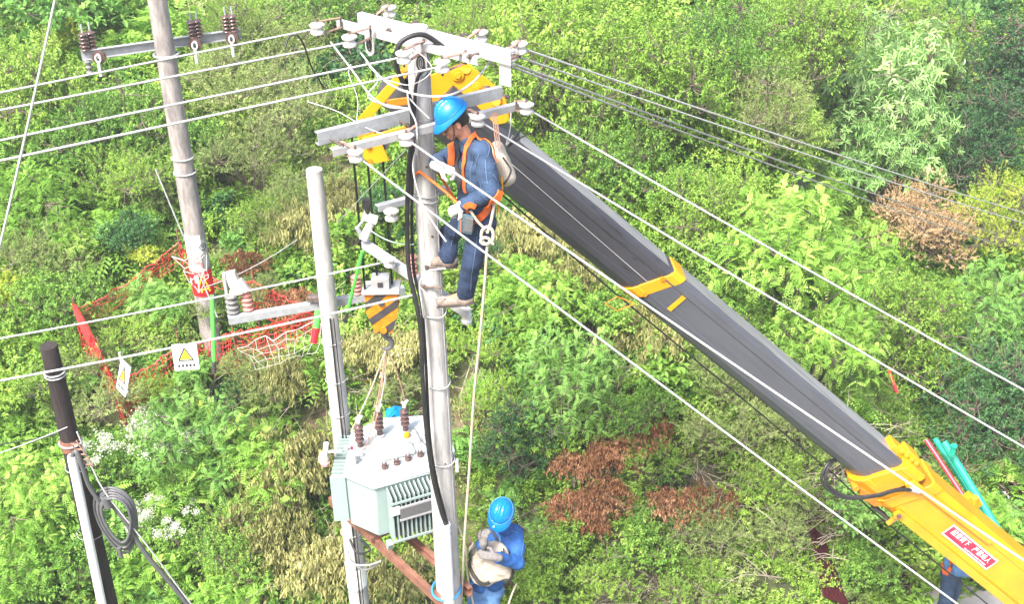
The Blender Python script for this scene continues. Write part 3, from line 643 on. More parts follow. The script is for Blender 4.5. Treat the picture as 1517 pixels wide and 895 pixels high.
# bare arching stems and dead twigs standing out of the green
rb2_ = random.Random(21)
def arching(name, m_, label, spots, r_):
    mb = MB()
    for (u, v, ru, n_, ang, L_) in spots:
        for i in range(n_):
            p = hit(u + rb2_.uniform(-ru, ru), v + rb2_.uniform(-ru, ru)*.7, .25); a = R(ang + rb2_.gauss(0, 35)); el = rb2_.uniform(.1, .9); l = L_*rb2_.uniform(.5, 1.3)
            d = V(math.cos(a)*math.cos(el), math.sin(a)*.6*math.cos(el), math.sin(el)); s_ = V(rb2_.gauss(0, .12), rb2_.gauss(0, .12), 0)
            q = [p, p + d*l*.35 + s_*.5, p + d*l*.7 + s_ + V(0, 0, -.04*l), p + d*l + s_*1.5 + V(0, 0, -.22*l)]
            k = 9; rr = r_*rb2_.uniform(.5, 1.3); mb.tube(bez(q, 3), [rr*(1-.75*j/k) for j in range(k+1)], 4, cap=False)
            for j in range(rb2_.randint(1, 3)):
                b0 = q[1].lerp(q[3], rb2_.random()); e = (d + V(rb2_.gauss(0, .7), rb2_.gauss(0, .5), rb2_.gauss(.1, .5))).normalized()*l*.3; mb.tube([b0, b0+e*.5+V(0, 0, .02), b0+e], [rr*.5, rr*.35, rr*.2], 3, cap=False)
    o = one(mb, name, m_, label, 'twigs', sharp=80); o['kind'] = 'stuff'
arching('bare_twigs', 'twig_pale', 'pale bare twigs arching out of the bushes', [(1160, 700, 90, 34, 20, 1.2), (1230, 740, 50, 16, 200, 1.0), (850, 640, 60, 16, 160, 1.0), (1080, 820, 90, 26, 150, 1.1), (370, 190, 70, 30, 60, 1.1), (440, 640, 50, 14, 80, .9), (990, 540, 60, 14, 30, .8), (570, 560, 40, 12, 80, .8), (900, 870, 60, 12, 10, 1.0), (250, 290, 30, 8, 90, .9), (700, 600, 30, 10, 100, .9), (560, 15, 20, 12, 20, .8), (1200, 520, 40, 8, 40, .8), (500, 130, 50, 12, 120, 1.0)], .009)
arching('dry_stalks', 'bark', 'brown dry stalks and stems in the dark hollows', [(232, 310, 20, 18, 90, .8), (905, 300, 30, 20, 90, .7), (880, 430, 25, 16, 80, .7), (1180, 780, 60, 22, 30, 1.1), (100, 400, 50, 12, 140, 1.0), (470, 590, 40, 14, 60, 1.0), (960, 860, 60, 18, 120, .9), (780, 800, 40, 12, 60, .8), (600, 20, 25, 16, 30, .8), (1040, 580, 60, 16, 60, .9)], .011)

# thin summer haze over the slope: one closed box of air round everything
mh = bpy.data.materials.new('haze_air'); mh.use_nodes = True; th_ = mh.node_tree; th_.nodes.remove(th_.nodes['Principled BSDF'])
pv = th_.nodes.new('ShaderNodeVolumePrincipled'); pv.inputs['Color'].default_value = (.92, .96, 1.0, 1); pv.inputs['Density'].default_value = 0.0018; pv.inputs['Anisotropy'].default_value = 0.2
th_.links.new(pv.outputs[0], th_.nodes['Material Output'].inputs['Volume']); MATS['haze_air'] = mh
zt_ = float(ground_z(np.array([0.]), np.array([75.]))[0]) + 3
mb = MB(); mb.box((0, 25, (zt_-6)/2), (124, 104, zt_+6)); hz = mb.build('haze', 'haze_air', smooth=False); tag(hz, kind='stuff'); hz['label'] = 'thin pale haze in the air over the slope'
# ================================================================== poles and line hardware
def boom_like_mat(): pass
def pole_shaft(mb, x, y, ztop, zbot, r0, taper=1/150., lean=(0, 0), n=24):
    k = 14; H = ztop - zbot
    pts = [V(x + lean[0]*t*H, y + lean[1]*t*H, ztop - t*H) for t in [i/k for i in range(k+1)]]
    mb.tube([p for p in pts], [r0 + H*taper*i/k for i in range(k+1)], n)
def spool(mb, o, m=0, s=1.0, axis=(0, 0, 1)):          # shackle insulator: two sheds and a wire groove between
    pr_ = [(.018, -.045), (.045, -.045), (.053, -.036), (.053, -.020), (.040, -.010), (.034, 0), (.040, .010), (.058, .020), (.060, .034), (.046, .044), (.018, .048)]
    mb.lathe(o, [(r*s, h*s) for r, h in pr_], axis, 18, m)
def shed_bushing(mb, o, n, r, h, m=0, axis=(0, 0, 1), base=.6):     # ribbed insulator
    p = [(r*base, 0)]
    for i in range(n):
        z0 = h*(i+.15)/n
        p += [(r*.55, z0), (r*.98, z0+h*.18/n), (r, z0+h*.28/n), (r*.93, z0+h*.42/n), (r*.55, z0+h*.6/n)]
    p += [(r*.45, h*.98), (r*.3, h)]
    mb.lathe(o, p, axis, 16, m)
def strap_insulator(parent, arm_pt, o, name='insulator', s=1.0):     # white spool held by two rusty straps that run back to the arm
    mb = MB(); spool(mb, o, 0, s)
    for dz in (.052*s, -.050*s):
        mb.beam(V(*o) + V(0, 0, dz), V(*arm_pt) + V(0, 0, dz*.75), .028, .006, m=1)
    mb.tube([V(*o) + V(0, 0, -.075*s), V(*o) + V(0, 0, .075*s)], .009, 8, 2)
    mb.tube([V(*arm_pt) + V(0, 0, -.05), V(*arm_pt) + V(0, 0, .055)], .009, 8, 2)
    return mb.build(name, ['porcelain_white', 'rusty_strap', 'bolt_steel'], parent)
def ring_mark(mb, c, a, b, ra, rb, wd, t, m, n=20):                    # oval ring in the plane spanned by a and b
    c = Vector(c); nn = a.cross(b).normalized()*t; vs = []
    for i in range(n):
        q = 2*math.pi*i/n
        for k in (1, 1 - wd/ra):
            p = c + a*math.cos(q)*ra*k + b*math.sin(q)*(rb - (ra - ra*k)); vs += [p, p + nn]
    fs = []
    for i in range(n):
        o, q = i*4, ((i+1) % n)*4
        fs += [(o+1, q+1, q+3, o+3), (o, o+1, q+1, q), (o+2, q+2, q+3, o+3), (o, q, q+2, o+2)]
    mb.add(vs, fs, m)

# ---- main pole
MX, MY, MZ = -0.666, 8.87, 9.44
mp = thing('utility_pole', (MX, MY, 0), 'tall grey concrete pole in front that the upper worker is climbing', 'utility pole')
mb = MB(); pole_shaft(mb, MX, MY, MZ - .10, -.3, .083); mb.build('shaft', 'concrete', mp)
mb = MB(); mb.tube([V(MX, MY, MZ-.13), V(MX, MY, MZ-.012), V(MX, MY, MZ)], [.090, .089, .083], 24); mb.build('pole_cap', 'concrete', mp)
for q in (250, 330, 20):                                             # mould seams left on the concrete
    mb = MB(); pts = [V(MX + (.0835+(MZ-z)/150)*math.cos(R(q)), MY + (.0835+(MZ-z)/150)*math.sin(R(q)), z) for z in (9.3, 8.0, 6.5, 5.0, 3.5, 2.0, .2)]; mb.tube(pts, .0035, 5); mb.build('mould_seam', 'concrete', mp)
for k, z in enumerate((8.35, 7.75, 7.1, 6.3, 5.5, 4.7)):
    q = R(285 + 7*(k % 3)); c = V(MX + (.082+(MZ-z)/150)*math.cos(q), MY + (.082+(MZ-z)/150)*math.sin(q), z); mb = MB(); mb.tube([c, c + V(math.cos(q), math.sin(q), 0)*.006], .010, 8); mb.build('bolt_hole', 'bolt_steel', mp)
ZU, ZL = 9.35, 8.73
ua, ub = PZ(498, 30, ZU), PZ(707, 86, ZU); du = (ub-ua).normalized(); nu = V(-du.y, du.x, 0)      # nu points away from the camera
mb = MB(); mb.angle(ua, ub, .055, .055, up=(0, 0, 1), flip=-1)
a1 = mb.build('crossarm', 'galvanised_white', mp)
ba, bb = PZ(533, 27, ZU+.02), PZ(760, 86, ZU+.02)
mb = MB(); mb.channel(ba, bb, .05, .10, flip=-1)
a2 = mb.build('crossarm', 'galvanised', mp); a2['label'] = 'upper rear channel crossarm'
la, lb = PZ(493, 222, ZL), PZ(783, 150, ZL)
mb = MB(); mb.angle(la, lb, .055, .055, flip=-1)
a3 = mb.build('crossarm', 'galvanised_white', mp)
ca, cb = PZ(469, 205, ZL+.02), PZ(742, 136, ZL+.02); dl = (cb-ca).normalized(); nl = V(-dl.y, dl.x, 0)
mb = MB(); mb.channel(ca, cb, .05, .10, flip=-1)
a4 = mb.build('crossarm', 'galvanised', mp); a4['label'] = 'lower rear channel crossarm'
# long bolts that tie the two members of each pair
for arm, pts in ((a1, ((585, 42), (655, 62), (705, 80))), (a3, ((500, 212), (597, 182), (745, 140)))):
    z = ZU if arm is a1 else ZL
    for (u, v) in pts:
        c = PZ(u, v, z); d = nu if arm is a1 else nl; mb = MB()
        mb.tube([c - d*.09, c + d*.26], .010, 8); mb.tube([c - d*.07, c - d*.05], .020, 6); mb.tube([c + d*.20, c + d*.22], .020, 6)
        mb.build('bolt', 'bolt_steel', arm)
INS = {}
for key, arm, z, o, ap in (('L1', a1, ZU, (470, 42), (505, 33)), ('L2', a1, ZU, (518, 60), (549, 48)), ('L3', a1, ZU-.03, (598, 84), (628, 68)), ('L4', a1, ZU-.04, (655, 97), (690, 85)),
                       ('B1', a2, ZU, (577, 16), (556, 30)), ('B2', a2, ZU, (712, 53), (690, 66)), ('B3', a2, ZU, (770, 70), (750, 84)), ('B4', a2, ZU-.05, (757, 80), (744, 88)),
                       ('D1', a3, ZL-.03, (527, 230), (505, 216)), ('D2', a3, ZL-.03, (602, 206), (620, 190)), ('D3', a3, ZL-.03, (708, 178), (694, 168)), ('D4', a3, ZL, (780, 160), (765, 156))):
    p = PZ(*o, z); INS[key] = p; strap_insulator(arm, PZ(*ap, z), p)
# clamp bolts and steel bands round the shaft
for z in (8.70, 9.30):
    mb = MB(); mb.tube([V(MX, MY, z-.03), V(MX, MY, z+.03)], .093, 24); mb.build('band', 'galvanised', mp)
for v_, mm in ((292, 'wire_grey'), (300, 'galvanised'), (470, 'wire_white'), (575, 'wire_white'), (690, 'wire_white')):
    p = P(650, v_, MY - .1); r_s = .085 + (MZ - p.z)/150 + .012; mb = MB()
    mb.tube([V(MX + r_s*math.cos(q), MY + r_s*math.sin(q), p.z + .01*math.sin(q*2)) for q in [2*math.pi*i/20 for i in range(21)]], .006, 6)
    mb.build('tie_wire', mm, mp)
# white eye plates with dark oval rings, bolted under the upper arm
for k, (u, v) in enumerate(((547, 66), (623, 93))):
    c = P(u, v, 9.05 if k == 0 else 8.74); a = V(.8, -.6, 0).normalized() if k == 0 else V(1, 0, 0); b = V(0, 0, 1); mb = MB()
    sc = 1 if k else .85; pts = [c + a*x*sc + b*y*sc for x, y in ((-.045, .10), (.045, .10), (.05, .02), (.045, -.07), (.02, -.10), (-.02, -.10), (-.045, -.07), (-.05, .02))]
    n_ = a.cross(b)
    mb.prism(pts, n_*(-.012)); ring_mark(mb, c + n_*.002, a, b, .032*sc, .060*sc, .012, .006, 1)
    ring_mark(mb, c + n_*.002, a, b, .012*sc, .035*sc, .006, .005, 1)
    mb.build('eye_plate', ['porcelain_white', 'print_black'], mp)
# small white end plate below the right end of the upper channel
c = PZ(748, 92, ZU-.03); mb = MB(); mb.box(c - V(0, 0, .09), (.11, .012, .17), Matrix.Rotation(-.74, 3, 'Z')); mb.build('end_plate', 'porcelain_white', mp, bevel=.012)
# rusty middle bracket with a white spool
r0, r1 = PZ(560, 306, 8.0), PZ(668, 277, 8.0); mb = MB(); mb.angle(r0, r1, .06, .05, flip=-1)
br = mb.build('bracket', 'galvanised', mp)
mb = MB(); spool(mb, PZ(580, 318, 7.93), 0, 1.05); mb.tube([PZ(580, 318, 7.85), PZ(580, 318, 8.02)], .009, 8, 1); mb.build('insulator', ['porcelain_white', 'bolt_steel'], br)
# lower crossarm that holds the open cutout
ZC = 7.10; e0, e1 = PZ(535, 358, ZC), PZ(690, 462, ZC); mb = MB(); mb.angle(e0, e1, .07, .07, flip=-1)
la2 = mb.build('crossarm', 'galvanised_white', mp); la2['label'] = 'lowest crossarm pointing away from the camera'
mb = MB(); spool(mb, PZ(577, 388, ZC+.06), 0, .95); mb.tube([PZ(577, 388, ZC-.02), PZ(577, 388, ZC+.12)], .009, 8, 1); mb.build('insulator', ['porcelain_white', 'bolt_steel'], la2)
mb = MB(); o = PZ(691, 470, ZC-.10)
mb.lathe(o - V(0, 0, .06), [(.02, 0), (.045, .01), (.05, .03), (.035, .05), (.045, .07), (.05, .09), (.03, .115), (.012, .13)], n=16)
mb.tube([o, o + V(0, 0, .12)], .008, 8, 1); mb.build('insulator', ['porcelain_white', 'bolt_steel'], la2)
mb = MB(); o = P(612, 418, 8.95); shed_bushing(mb, P(612, 408, 9.2), 5, .045, .20); mb.build('surge_arrester', 'polymer_pink', la2)
ct = PZ(547, 352, ZC+.05); mb = MB()
mb.tube([ct + V(-.05, -.05, .0), ct + V(.04, .03, .17)], [.045, .035], 12, 0); mb.box(ct + V(.02, 0, .20), (.14, .07, .06), Matrix.Rotation(.4, 3, 'Y'), 0)
mb.tube([ct + V(-.06, -.03, .02), ct + V(-.10, -.04, .13)], .022, 8, 1); mb.tube([ct+V(.0, 0, .22), ct+V(.01, .02, .36)], .020, 8, 2); mb.box(ct + V(.0, .02, .33), (.07, .06, .09), None, 2)
mb.tube([ct + V(-.10, -.04, .12), ct + V(.02, 0, .24), ct + V(.09, 0, .20)], .012, 6, 1)
mb.build('fuse_cutout', ['porcelain_white', 'galvanised', 'rubber_black'], la2)
# white conduit at the foot, with its blue strap
c0, c1 = P(657, 777, MY-.16), P(668, 905, MY-.19)
mb = MB(); cx, cy = c0.x, c0.y
mb.tube([V(cx, cy, c0.z), V(cx, cy-.03, -.2)], .062, 16); mb.build('conduit', 'pvc_white', mp)
mb = MB(); zb = P(650, 868, MY).z; mb.tube([V(MX-.02+.135*math.cos(q), MY-.05+.165*math.sin(q), zb) for q in [2*math.pi*i/24 for i in range(25)]], .012, 6)
mb.build('strap', 'strap_blue', mp)
mb = MB(); mb.box(P(677, 690, MY), (.03, .06, .12)); mb.build('step_plate', 'porcelain_white', mp, bevel=.004)
# climbing irons' pegs
for u, v, y in ((641, 395, 8.78), (636, 425, 8.76)):
    c = P(u, v, y); mb = MB(); mb.tube([c + V(-.05, 0, 0), c + V(.10, -.02, 0)], .010, 8); mb.box(c + V(-.05, 0, 0), (.03, .04, .03)); mb.build('step_bolt', 'bolt_steel', mp)

# ---- black cables and white tails on the main pole: each runs on by itself
def cable(name, pts, r, m, label, cat='cable', n=8, seg=8, group=None):
    mb = MB(); q = bez(pts, seg) if len(pts) > 2 else pts
    mb.tube(q, r, n); return one(mb, name, m, label, cat, loc=Vector(pts[0]), group=group, sharp=80)
cable('power_cable', [P(657, 70, 8.70), P(630, 52, 8.66), P(607, 54, 8.62), P(590, 68, 8.60), P(587, 95, 8.62), P(596, 120, 8.66), P(608, 150, 8.68), P(611, 190, 8.70), P(606, 250, 8.72), P(603, 330, 8.74), P(606, 400, 8.72), P(617, 450, 8.68), P(624, 500, 8.66), P(626, 560, 8.66), P(632, 640, 8.66), P(640, 700, 8.65), P(650, 745, 8.66), P(660, 780, 8.70), P(661, 800, 8.71)], .019, 'rubber_black', 'thick black cable looping over the upper arm and down into the white conduit')
cable('power_cable', [P(629, 100, 8.72), P(618, 118, 8.74), P(614, 160, 8.76), P(611, 260, 8.79), P(610, 330, 8.80), P(613, 400, 8.79), P(624, 450, 8.74), P(630, 520, 8.72), P(636, 640, 8.70), P(645, 705, 8.69), P(656, 750, 8.70), P(665, 785, 8.71)], .014, 'rubber_black', 'thinner black cable close beside the thick one on the main pole')
JUMP = [([P(528, 70, 8.9), P(545, 92, 8.8), P(560, 118, 8.7), P(545, 140, 8.65), P(560, 152, 8.6), P(600, 160, 8.62)], .007),
        ([P(490, 62, 9.1), P(525, 108, 8.7), P(548, 140, 8.6), P(575, 158, 8.55), P(604, 160, 8.6)], .007),
        ([P(543, 92, 8.7), P(565, 115, 8.6), P(592, 132, 8.55), P(630, 142, 8.55), P(668, 140, 8.5), P(700, 122, 8.45), P(727, 90, 8.5)], .009),
        ([P(603, 133, 8.65), P(607, 160, 8.62), P(617, 185, 8.6), P(618, 230, 8.6)], .008),
        ([P(606, 145, 8.65), P(620, 160, 8.62), P(636, 175, 8.6)], .006),
        ([P(618, 215, 8.6), P(612, 250, 8.6), P(625, 300, 8.58), P(645, 335, 8.55), P(661, 358, 8.5)], .008),
        ([P(520, 95, 8.9), P(517, 110, 8.85), P(530, 150, 8.8), P(525, 200, 8.7)], .004),
        ([P(455, 150, 9.0), P(500, 165, 8.9), P(545, 190, 8.6), P(590, 205, 8.55)], .004),
        ([P(660, 398, 8.55), P(635, 402, 8.5), P(622, 420, 8.5), P(625, 450, 8.5), P(628, 470, 8.55)], .008),
        ([P(622, 425, 8.5), P(640, 440, 8.5), P(668, 442, 8.6)], .006), ([P(757, 165, 9.3), P(756, 190, 9.2), P(750, 215, 9.1), P(760, 200, 9.1)], .005),
        ([P(572, 118, 8.7), P(610, 125, 8.6), P(640, 100, 8.6), P(600, 60, 8.7)], .004)]
JL = ['white jumper looping below the second left wire', 'white jumper crossing two left wires down to the lower arm', 'white jumper sagging in a long arc to the upper right arm end', 'white lead running down the front of the main pole',
      'short white lead slanting to the lower arm at the pole', 'white tail hanging in front of the pole beside the worker', 'thin pale wire hanging left of the lower arm', 'thin pale wire slanting across the lower arm left end',
      'white loop round the pole by the worker boots', 'short white tie at the lower boot', 'pale wire loop above the boom right of worker', 'thin pale lead near the upper arm']
for (pts, r), lb_ in zip(JUMP, JL): cable('jumper_wire', pts, r, 'wire_white', lb_, 'wire', 6, group='loose jumper wires at the main pole')
cable('jumper_wire', [P(816, 104, 9.3), P(795, 135, 9.2), P(790, 160, 9.15), P(770, 195, 9.1), P(752, 218, 9.1)], .006, 'rubber_black', 'black jumper curving down to the boom right of the arms', 'wire', 6)
cable('jumper_wire', [P(752, 218, 9.1), P(775, 202, 9.1), P(805, 193, 9.1), P(842, 196, 9.0)], .006, 'rubber_black', 'black jumper arching right to the second right wire', 'wire', 6)
cable('jumper_wire', [P(422, 72, 8.55), P(428, 55, 8.6), P(440, 52, 8.6), P(450, 66, 8.62), P(462, 100, 8.7), P(480, 130, 8.8)], .007, 'rubber_black', 'black jumper loop on the second left wire', 'wire', 6)

# ---- overhead wires
def span(name, a, b, r, m, label, sag=.05, group='overhead line wires', seg=24, extra=None):
    pts = [a.lerp(b, i/seg) - V(0, 0, sag*4*(i/seg)*(1-i/seg)) for i in range(seg+1)]
    mb = MB(); mb.tube(pts, r, 6)
    return one(mb, name, m, label, 'wire', loc=a, group=group, sharp=80)
def ext(u0, v0, u1, v1, u2): return (u2, v0 + (v1-v0)*(u2-u0)/(u1-u0))
for k, (u, v, v0, lab) in enumerate(((470, 42, 137, 'topmost of four white wires running left from upper arm'), (518, 62, 163, 'second of four white wires running left from upper arm'), (598, 84, 208, 'third of four white wires running left from upper arm'), (655, 98, 238, 'lowest of four white wires running left from upper arm'))):
    a = PZ(u, v, ZU-.03); q = ext(u, v, 0, v0, -260); b = PZ(*q, ZU-.03); span('overhead_wire', a, b, .0080, 'wire_white', lab, sag=.0)
span('overhead_wire', P(577, 387, 10.0), P(*ext(577, 387, 106, 478, -200), 9.3), .009, 'wire_white', 'low white wire from lowest crossarm passing over the dark post', sag=.03)
span('overhead_wire', P(617, 436, 8.76), P(88, 548, 8.42), .010, 'wire_white', 'low white wire from the main pole to the dark post', sag=.02)
span('overhead_wire', P(88, 548, 8.42), P(-180, 598, 8.2), .010, 'wire_white', 'white wire leaving the dark post to the left edge', sag=.0)
span('overhead_wire', P(104, -110, 5.2), P(-45, 545, 5.0), .0055, 'wire_white', 'steep white wire crossing the upper left corner', sag=.03)
span('overhead_wire', INS['B3'], P(1560, 328, 19), .009, 'wire_white', 'uppermost thin wire running right from the upper arm', sag=.04)
span('overhead_wire', INS['B4'], P(1560, 343, 17.5), .008, 'wire_white', 'second thin wire, close under the uppermost one', sag=.04)
span('overhead_wire', PZ(757, 93, ZU-.05), P(1475, 346, 19), .009, 'wire_grey', 'third thin wire running right, ending in the yellow bush', sag=.04)
span('overhead_wire', PZ(757, 98, ZU-.07), P(1475, 362, 19), .009, 'wire_grey', 'fourth thin wire running right below the thin pair', sag=.04)
span('overhead_wire', INS['D4'], P(*ext(793, 168, 1517, 575, 1700), 8.6), .0085, 'wire_white', 'white wire from the right end of the lower arm to right edge', sag=.03)
span('overhead_wire', INS['D3'], P(*ext(720, 186, 1517, 660, 1700), 8.2), .0085, 'wire_white', 'white wire passing just above the crane boom to right edge', sag=.03)
span('overhead_wire', INS['D2'], P(*ext(700, 278, 1517, 830, 1700), 5.9), .0085, 'wire_white', 'white wire in front of the worker crossing the grey boom', sag=.02)
span('overhead_wire', INS['D1'], P(*ext(860, 478, 1400, 880, 1600), 7.2), .0085, 'wire_white', 'lowest white wire slanting under the boom to the lower right', sag=.02)
span('stay_wire', P(230, 250, 13.6), P(322, 470, 13.2), .010, 'wire_grey', 'thin grey stay beside the far pole', sag=0, group='thin stay wires')
span('stay_wire', P(305, 425, 11.5), P(440, 355, 11.0), .006, 'wire_grey', 'thin grey wire rising right from the left fuse cutout', sag=.05, group='thin stay wires')
span('stay_wire', P(-60, 690, 8.5), P(100, 633, 8.45), .006, 'wire_grey', 'thin grey wire from left edge to the dark post collar', sag=.02, group='thin stay wires')
span('stay_wire', P(-60, 665, 8.7), P(95, 642, 8.5), .005, 'rubber_black', 'thin dark wire from left edge to the dark post collar', sag=.02, group='thin stay wires')
span('stay_wire', P(545, 338, 10.0), P(612, 362, 8.75), .007, 'wire_green', 'greenish wire from the cutout to the black cable', sag=.05, group='thin stay wires')
span('stay_wire', P(500, 330, 10.0), P(640, 180, 8.9), .004, 'wire_grey', 'faint grey wire slanting behind the hoist ropes', sag=.0, group='thin stay wires')

# ---- short pole that carries the transformer with the main pole
QX, QY = -1.783, 10.3; qz = 7.72
sp_ = thing('utility_pole', (QX, QY, 0), 'short grey concrete pole with flat top left of the transformer', 'utility pole')
mb = MB(); pole_shaft(mb, QX, QY, qz, -.2, .076); mb.build('shaft', 'concrete', sp_)
ZM = 6.30; g0, g1 = PZ(338, 472, ZM), PZ(600, 427, ZM); mb = MB(); mb.angle(g0, g1, .07, .075, flip=-1); arm = mb.build('crossarm', 'galvanised', sp_)
o = PZ(368, 460, ZM+.0); mb = MB(); shed_bushing(mb, o, 5, .055, .26); mb.tube([o+V(0, 0, .25), o+V(-.02, 0, .33)], .008, 6, 1); mb.build('surge_arrester', ['polymer_pink', 'bolt_steel'], arm)
o = PZ(529, 436, ZM+.0); mb = MB(); shed_bushing(mb, o, 5, .052, .22); mb.build('surge_arrester', 'polymer_pink', arm)
o = PZ(346, 464, ZM+.0); mb = MB(); shed_bushing(mb, o, 4, .065, .22, 0)
mb.tube([o+V(.02, -.02, .20), o+V(.03, -.02, .26)], .03, 10, 1); mb.box(o+V(.05, 0, .33), (.10, .07, .24), Matrix.Rotation(-.25, 3, 'Y'), 1); mb.box(o+V(-.03, -.03, .34), (.03, .03, .24), None, 2); mb.box(o+V(.13, 0, .30), (.06, .05, .14), Matrix.Rotation(-.5, 3, 'Y'), 1)
mb.build('fuse_cutout', ['porcelain_grey', 'porcelain_white', 'galvanised'], arm, bevel=.004)
mb = MB(); c = PZ(466, 442, ZM+.06); mb.box(c, (.13, .07, .06)); mb.build('clamp', 'bolt_steel', arm, bevel=.004)
for dx, rr in ((.0, .008), (.035, .006)):
    mb = MB(); mb.tube([V(QX+.02+dx, QY-.095, 6.2), V(QX+.03+dx, QY-.115, 2.5)], rr, 6); mb.build('earth_cable', 'rubber_black', sp_)
for z in (5.9, 5.45, 5.05, 3.75, 3.5):
    r_s = .079+(qz-z)/150+.01; mb = MB(); mb.tube([V(QX+r_s*math.cos(q), QY+r_s*math.sin(q), z) for q in [2*math.pi*i/18 for i in range(19)]], .005, 5); mb.build('tie_wire', 'wire_white', sp_)
c = P(537, 862, QY-.13); mb = MB()
mb.tube([V(QX, QY, c.z-.14), V(QX, QY, c.z+.14)], .112, 24); mb.build('paper_notice', 'print_white', sp_); 
for z in (c.z-.16, c.z+.16):
    mb = MB(); mb.tube([V(QX, QY, z-.012), V(QX, QY, z+.012)], .117, 24); mb.build('band', 'galvanised', sp_)
cable('grey_cable', [P(514, 815, 10.1), P(522, 835, 9.9), P(545, 838, 9.8), P(565, 832, 9.75), P(540, 845, 9.9), P(518, 830, 10.1)], .012, 'wire_grey', 'loose grey cable loop round the short pole under the transformer')
cable('grey_cable', [P(518, 800, 10.1), P(530, 820, 10.0), P(548, 815, 9.95), P(535, 800, 10.1)], .014, 'rubber_black', 'dark cable coil behind the short pole under the transformer')
# rusty platform beams clamped on both poles
pd = V(MX-QX, MY-QY, 0).normalized(); pn = V(-pd.y, pd.x, 0)
bm_t = thing('platform_frame', (QX, QY, 3.9), 'rusty red-brown steel beams between the two poles under the transformer', 'steel beam')
for s in (-1, 1):
    mb = MB(); a = V(QX, QY, 3.92) - pd*.12 + pn*.15*s; b = V(MX, MY, 3.92) + pd*.15 + pn*.15*s
    mb.channel(a, b, .05, .10, flip=s); mb.build('beam', 'rusty_steel', bm_t)
for t in (.42,):
    c = V(QX, QY, 3.99).lerp(V(MX, MY, 3.99), t); mb = MB(); mb.beam(c - pn*.22, c + pn*.26, .06, .05); mb.build('crossbeam', 'rusty_steel', bm_t)

# ---- far leaning-looking pole on the slope
FX, FY = -4.228, 14.7
fz = float(ground_z(FX, FY))
fp = thing('utility_pole', (FX, FY, fz), 'weathered far pole on the slope with notices near its foot', 'utility pole')
mb = MB(); pole_shaft(mb, FX, FY, 8.9, fz-.3, .112, taper=1/170.); mb.build('shaft', 'concrete_old', fp)
ZF = 7.52; f0, f1 = PZ(121, 82, ZF), PZ(357, 49, ZF); mb = MB(); mb.channel(f0, f1, .06, .12, flip=1); fa = mb.build('crossarm', 'galvanised', fp)
mb = MB(); mb.tube([V(FX+.15*math.cos(q), FY+.15*math.sin(q), ZF-.05) for q in [2*math.pi*i/20 for i in range(21)]], .014, 6); mb.build('band', 'galvanised', fp)
for (u, v, dx) in ((127, 75, 0), (138, 72, 0), (286, 56, 0), (295, 54, 0), (337, 48, 0), (347, 47, 0)):
    o = PZ(u, v, ZF+.05); mb = MB(); shed_bushing(mb, o, 5, .062, .23); mb.tube([o+V(0, 0, .22), o+V(0, 0, .33)], .012, 6, 1); mb.build('insulator', ['porcelain_brown', 'galvanised'], fa)
for (u, v) in ((150, 81), (292, 62), (346, 53)):
    o = PZ(u, v, ZF-.0) + V(0, -.12, 0); mb = MB()
    ring_mark(mb, o, V(1, 0, 0), V(0, 0, 1), .08, .08, .04, -.06, 0); ring_mark(mb, o - V(0, .03, 0), V(1, 0, 0), V(0, 0, 1), .04, .055, .018, -.03, 1)
    mb.tube([o - V(0, .03, .06), o - V(0, .03, .22)], .022, 8, 1); mb.build('strain_insulator', ['porcelain_brown', 'porcelain_white'], fa)
o = PZ(130, 88, ZF-.1); mb = MB(); shed_bushing(mb, o, 3, .05, .2, 0, (0, 0, -1)); mb.build('insulator', 'porcelain_grey', fa)
for v in (238, 260):
    z = P(285, v, FY-.13).z; mb = MB(); r_s = .112+(8.9-z)/170+.012; mb.tube([V(FX+r_s*math.cos(q), FY+r_s*math.sin(q), z) for q in [2*math.pi*i/20 for i in range(21)]], .010, 6); mb.build('tie_wire', 'wire_white', fp)
def wrap(name, v0, v1, m, q0, q1, dr=.006, parent=fp, yc=FY, xc=FX):       # thin sheet curved round the shaft between two heights
    za, zb_ = P(308, v0, yc-.15).z, P(308, v1, yc-.15).z; mb = MB(); k = 12; vs = []
    for i in range(k+1):
        q = R(q0 + (q1-q0)*i/k)
        for z in (za, zb_):
            r_s = .112+(8.9-z)/170+dr; vs.append(V(xc+r_s*math.cos(q), yc+r_s*math.sin(q), z))
    mb.add(vs, [(2*i, 2*i+1, 2*i+3, 2*i+2) for i in range(k)]); return mb.build(name, m, parent)
wrap('white_notice', 350, 378, 'print_white', -175, -50)
wrap('pink_sticker', 378, 404, 'sticker_pink', -170, -60, .007)
wrap('grey_sticker', 358, 400, 'galvanised_white', -50, -5, .007)
wrap('white_patch', 392, 402, 'print_white', -110, -70, .011)
rs = wrap('red_notice', 404, 440, 'sign_red', -180, 0, .008)
wrap('white_mark', 415, 424, 'print_white', -165, -140, .012); wrap('white_mark', 408, 420, 'sticker_pink', -115, -90, .012)
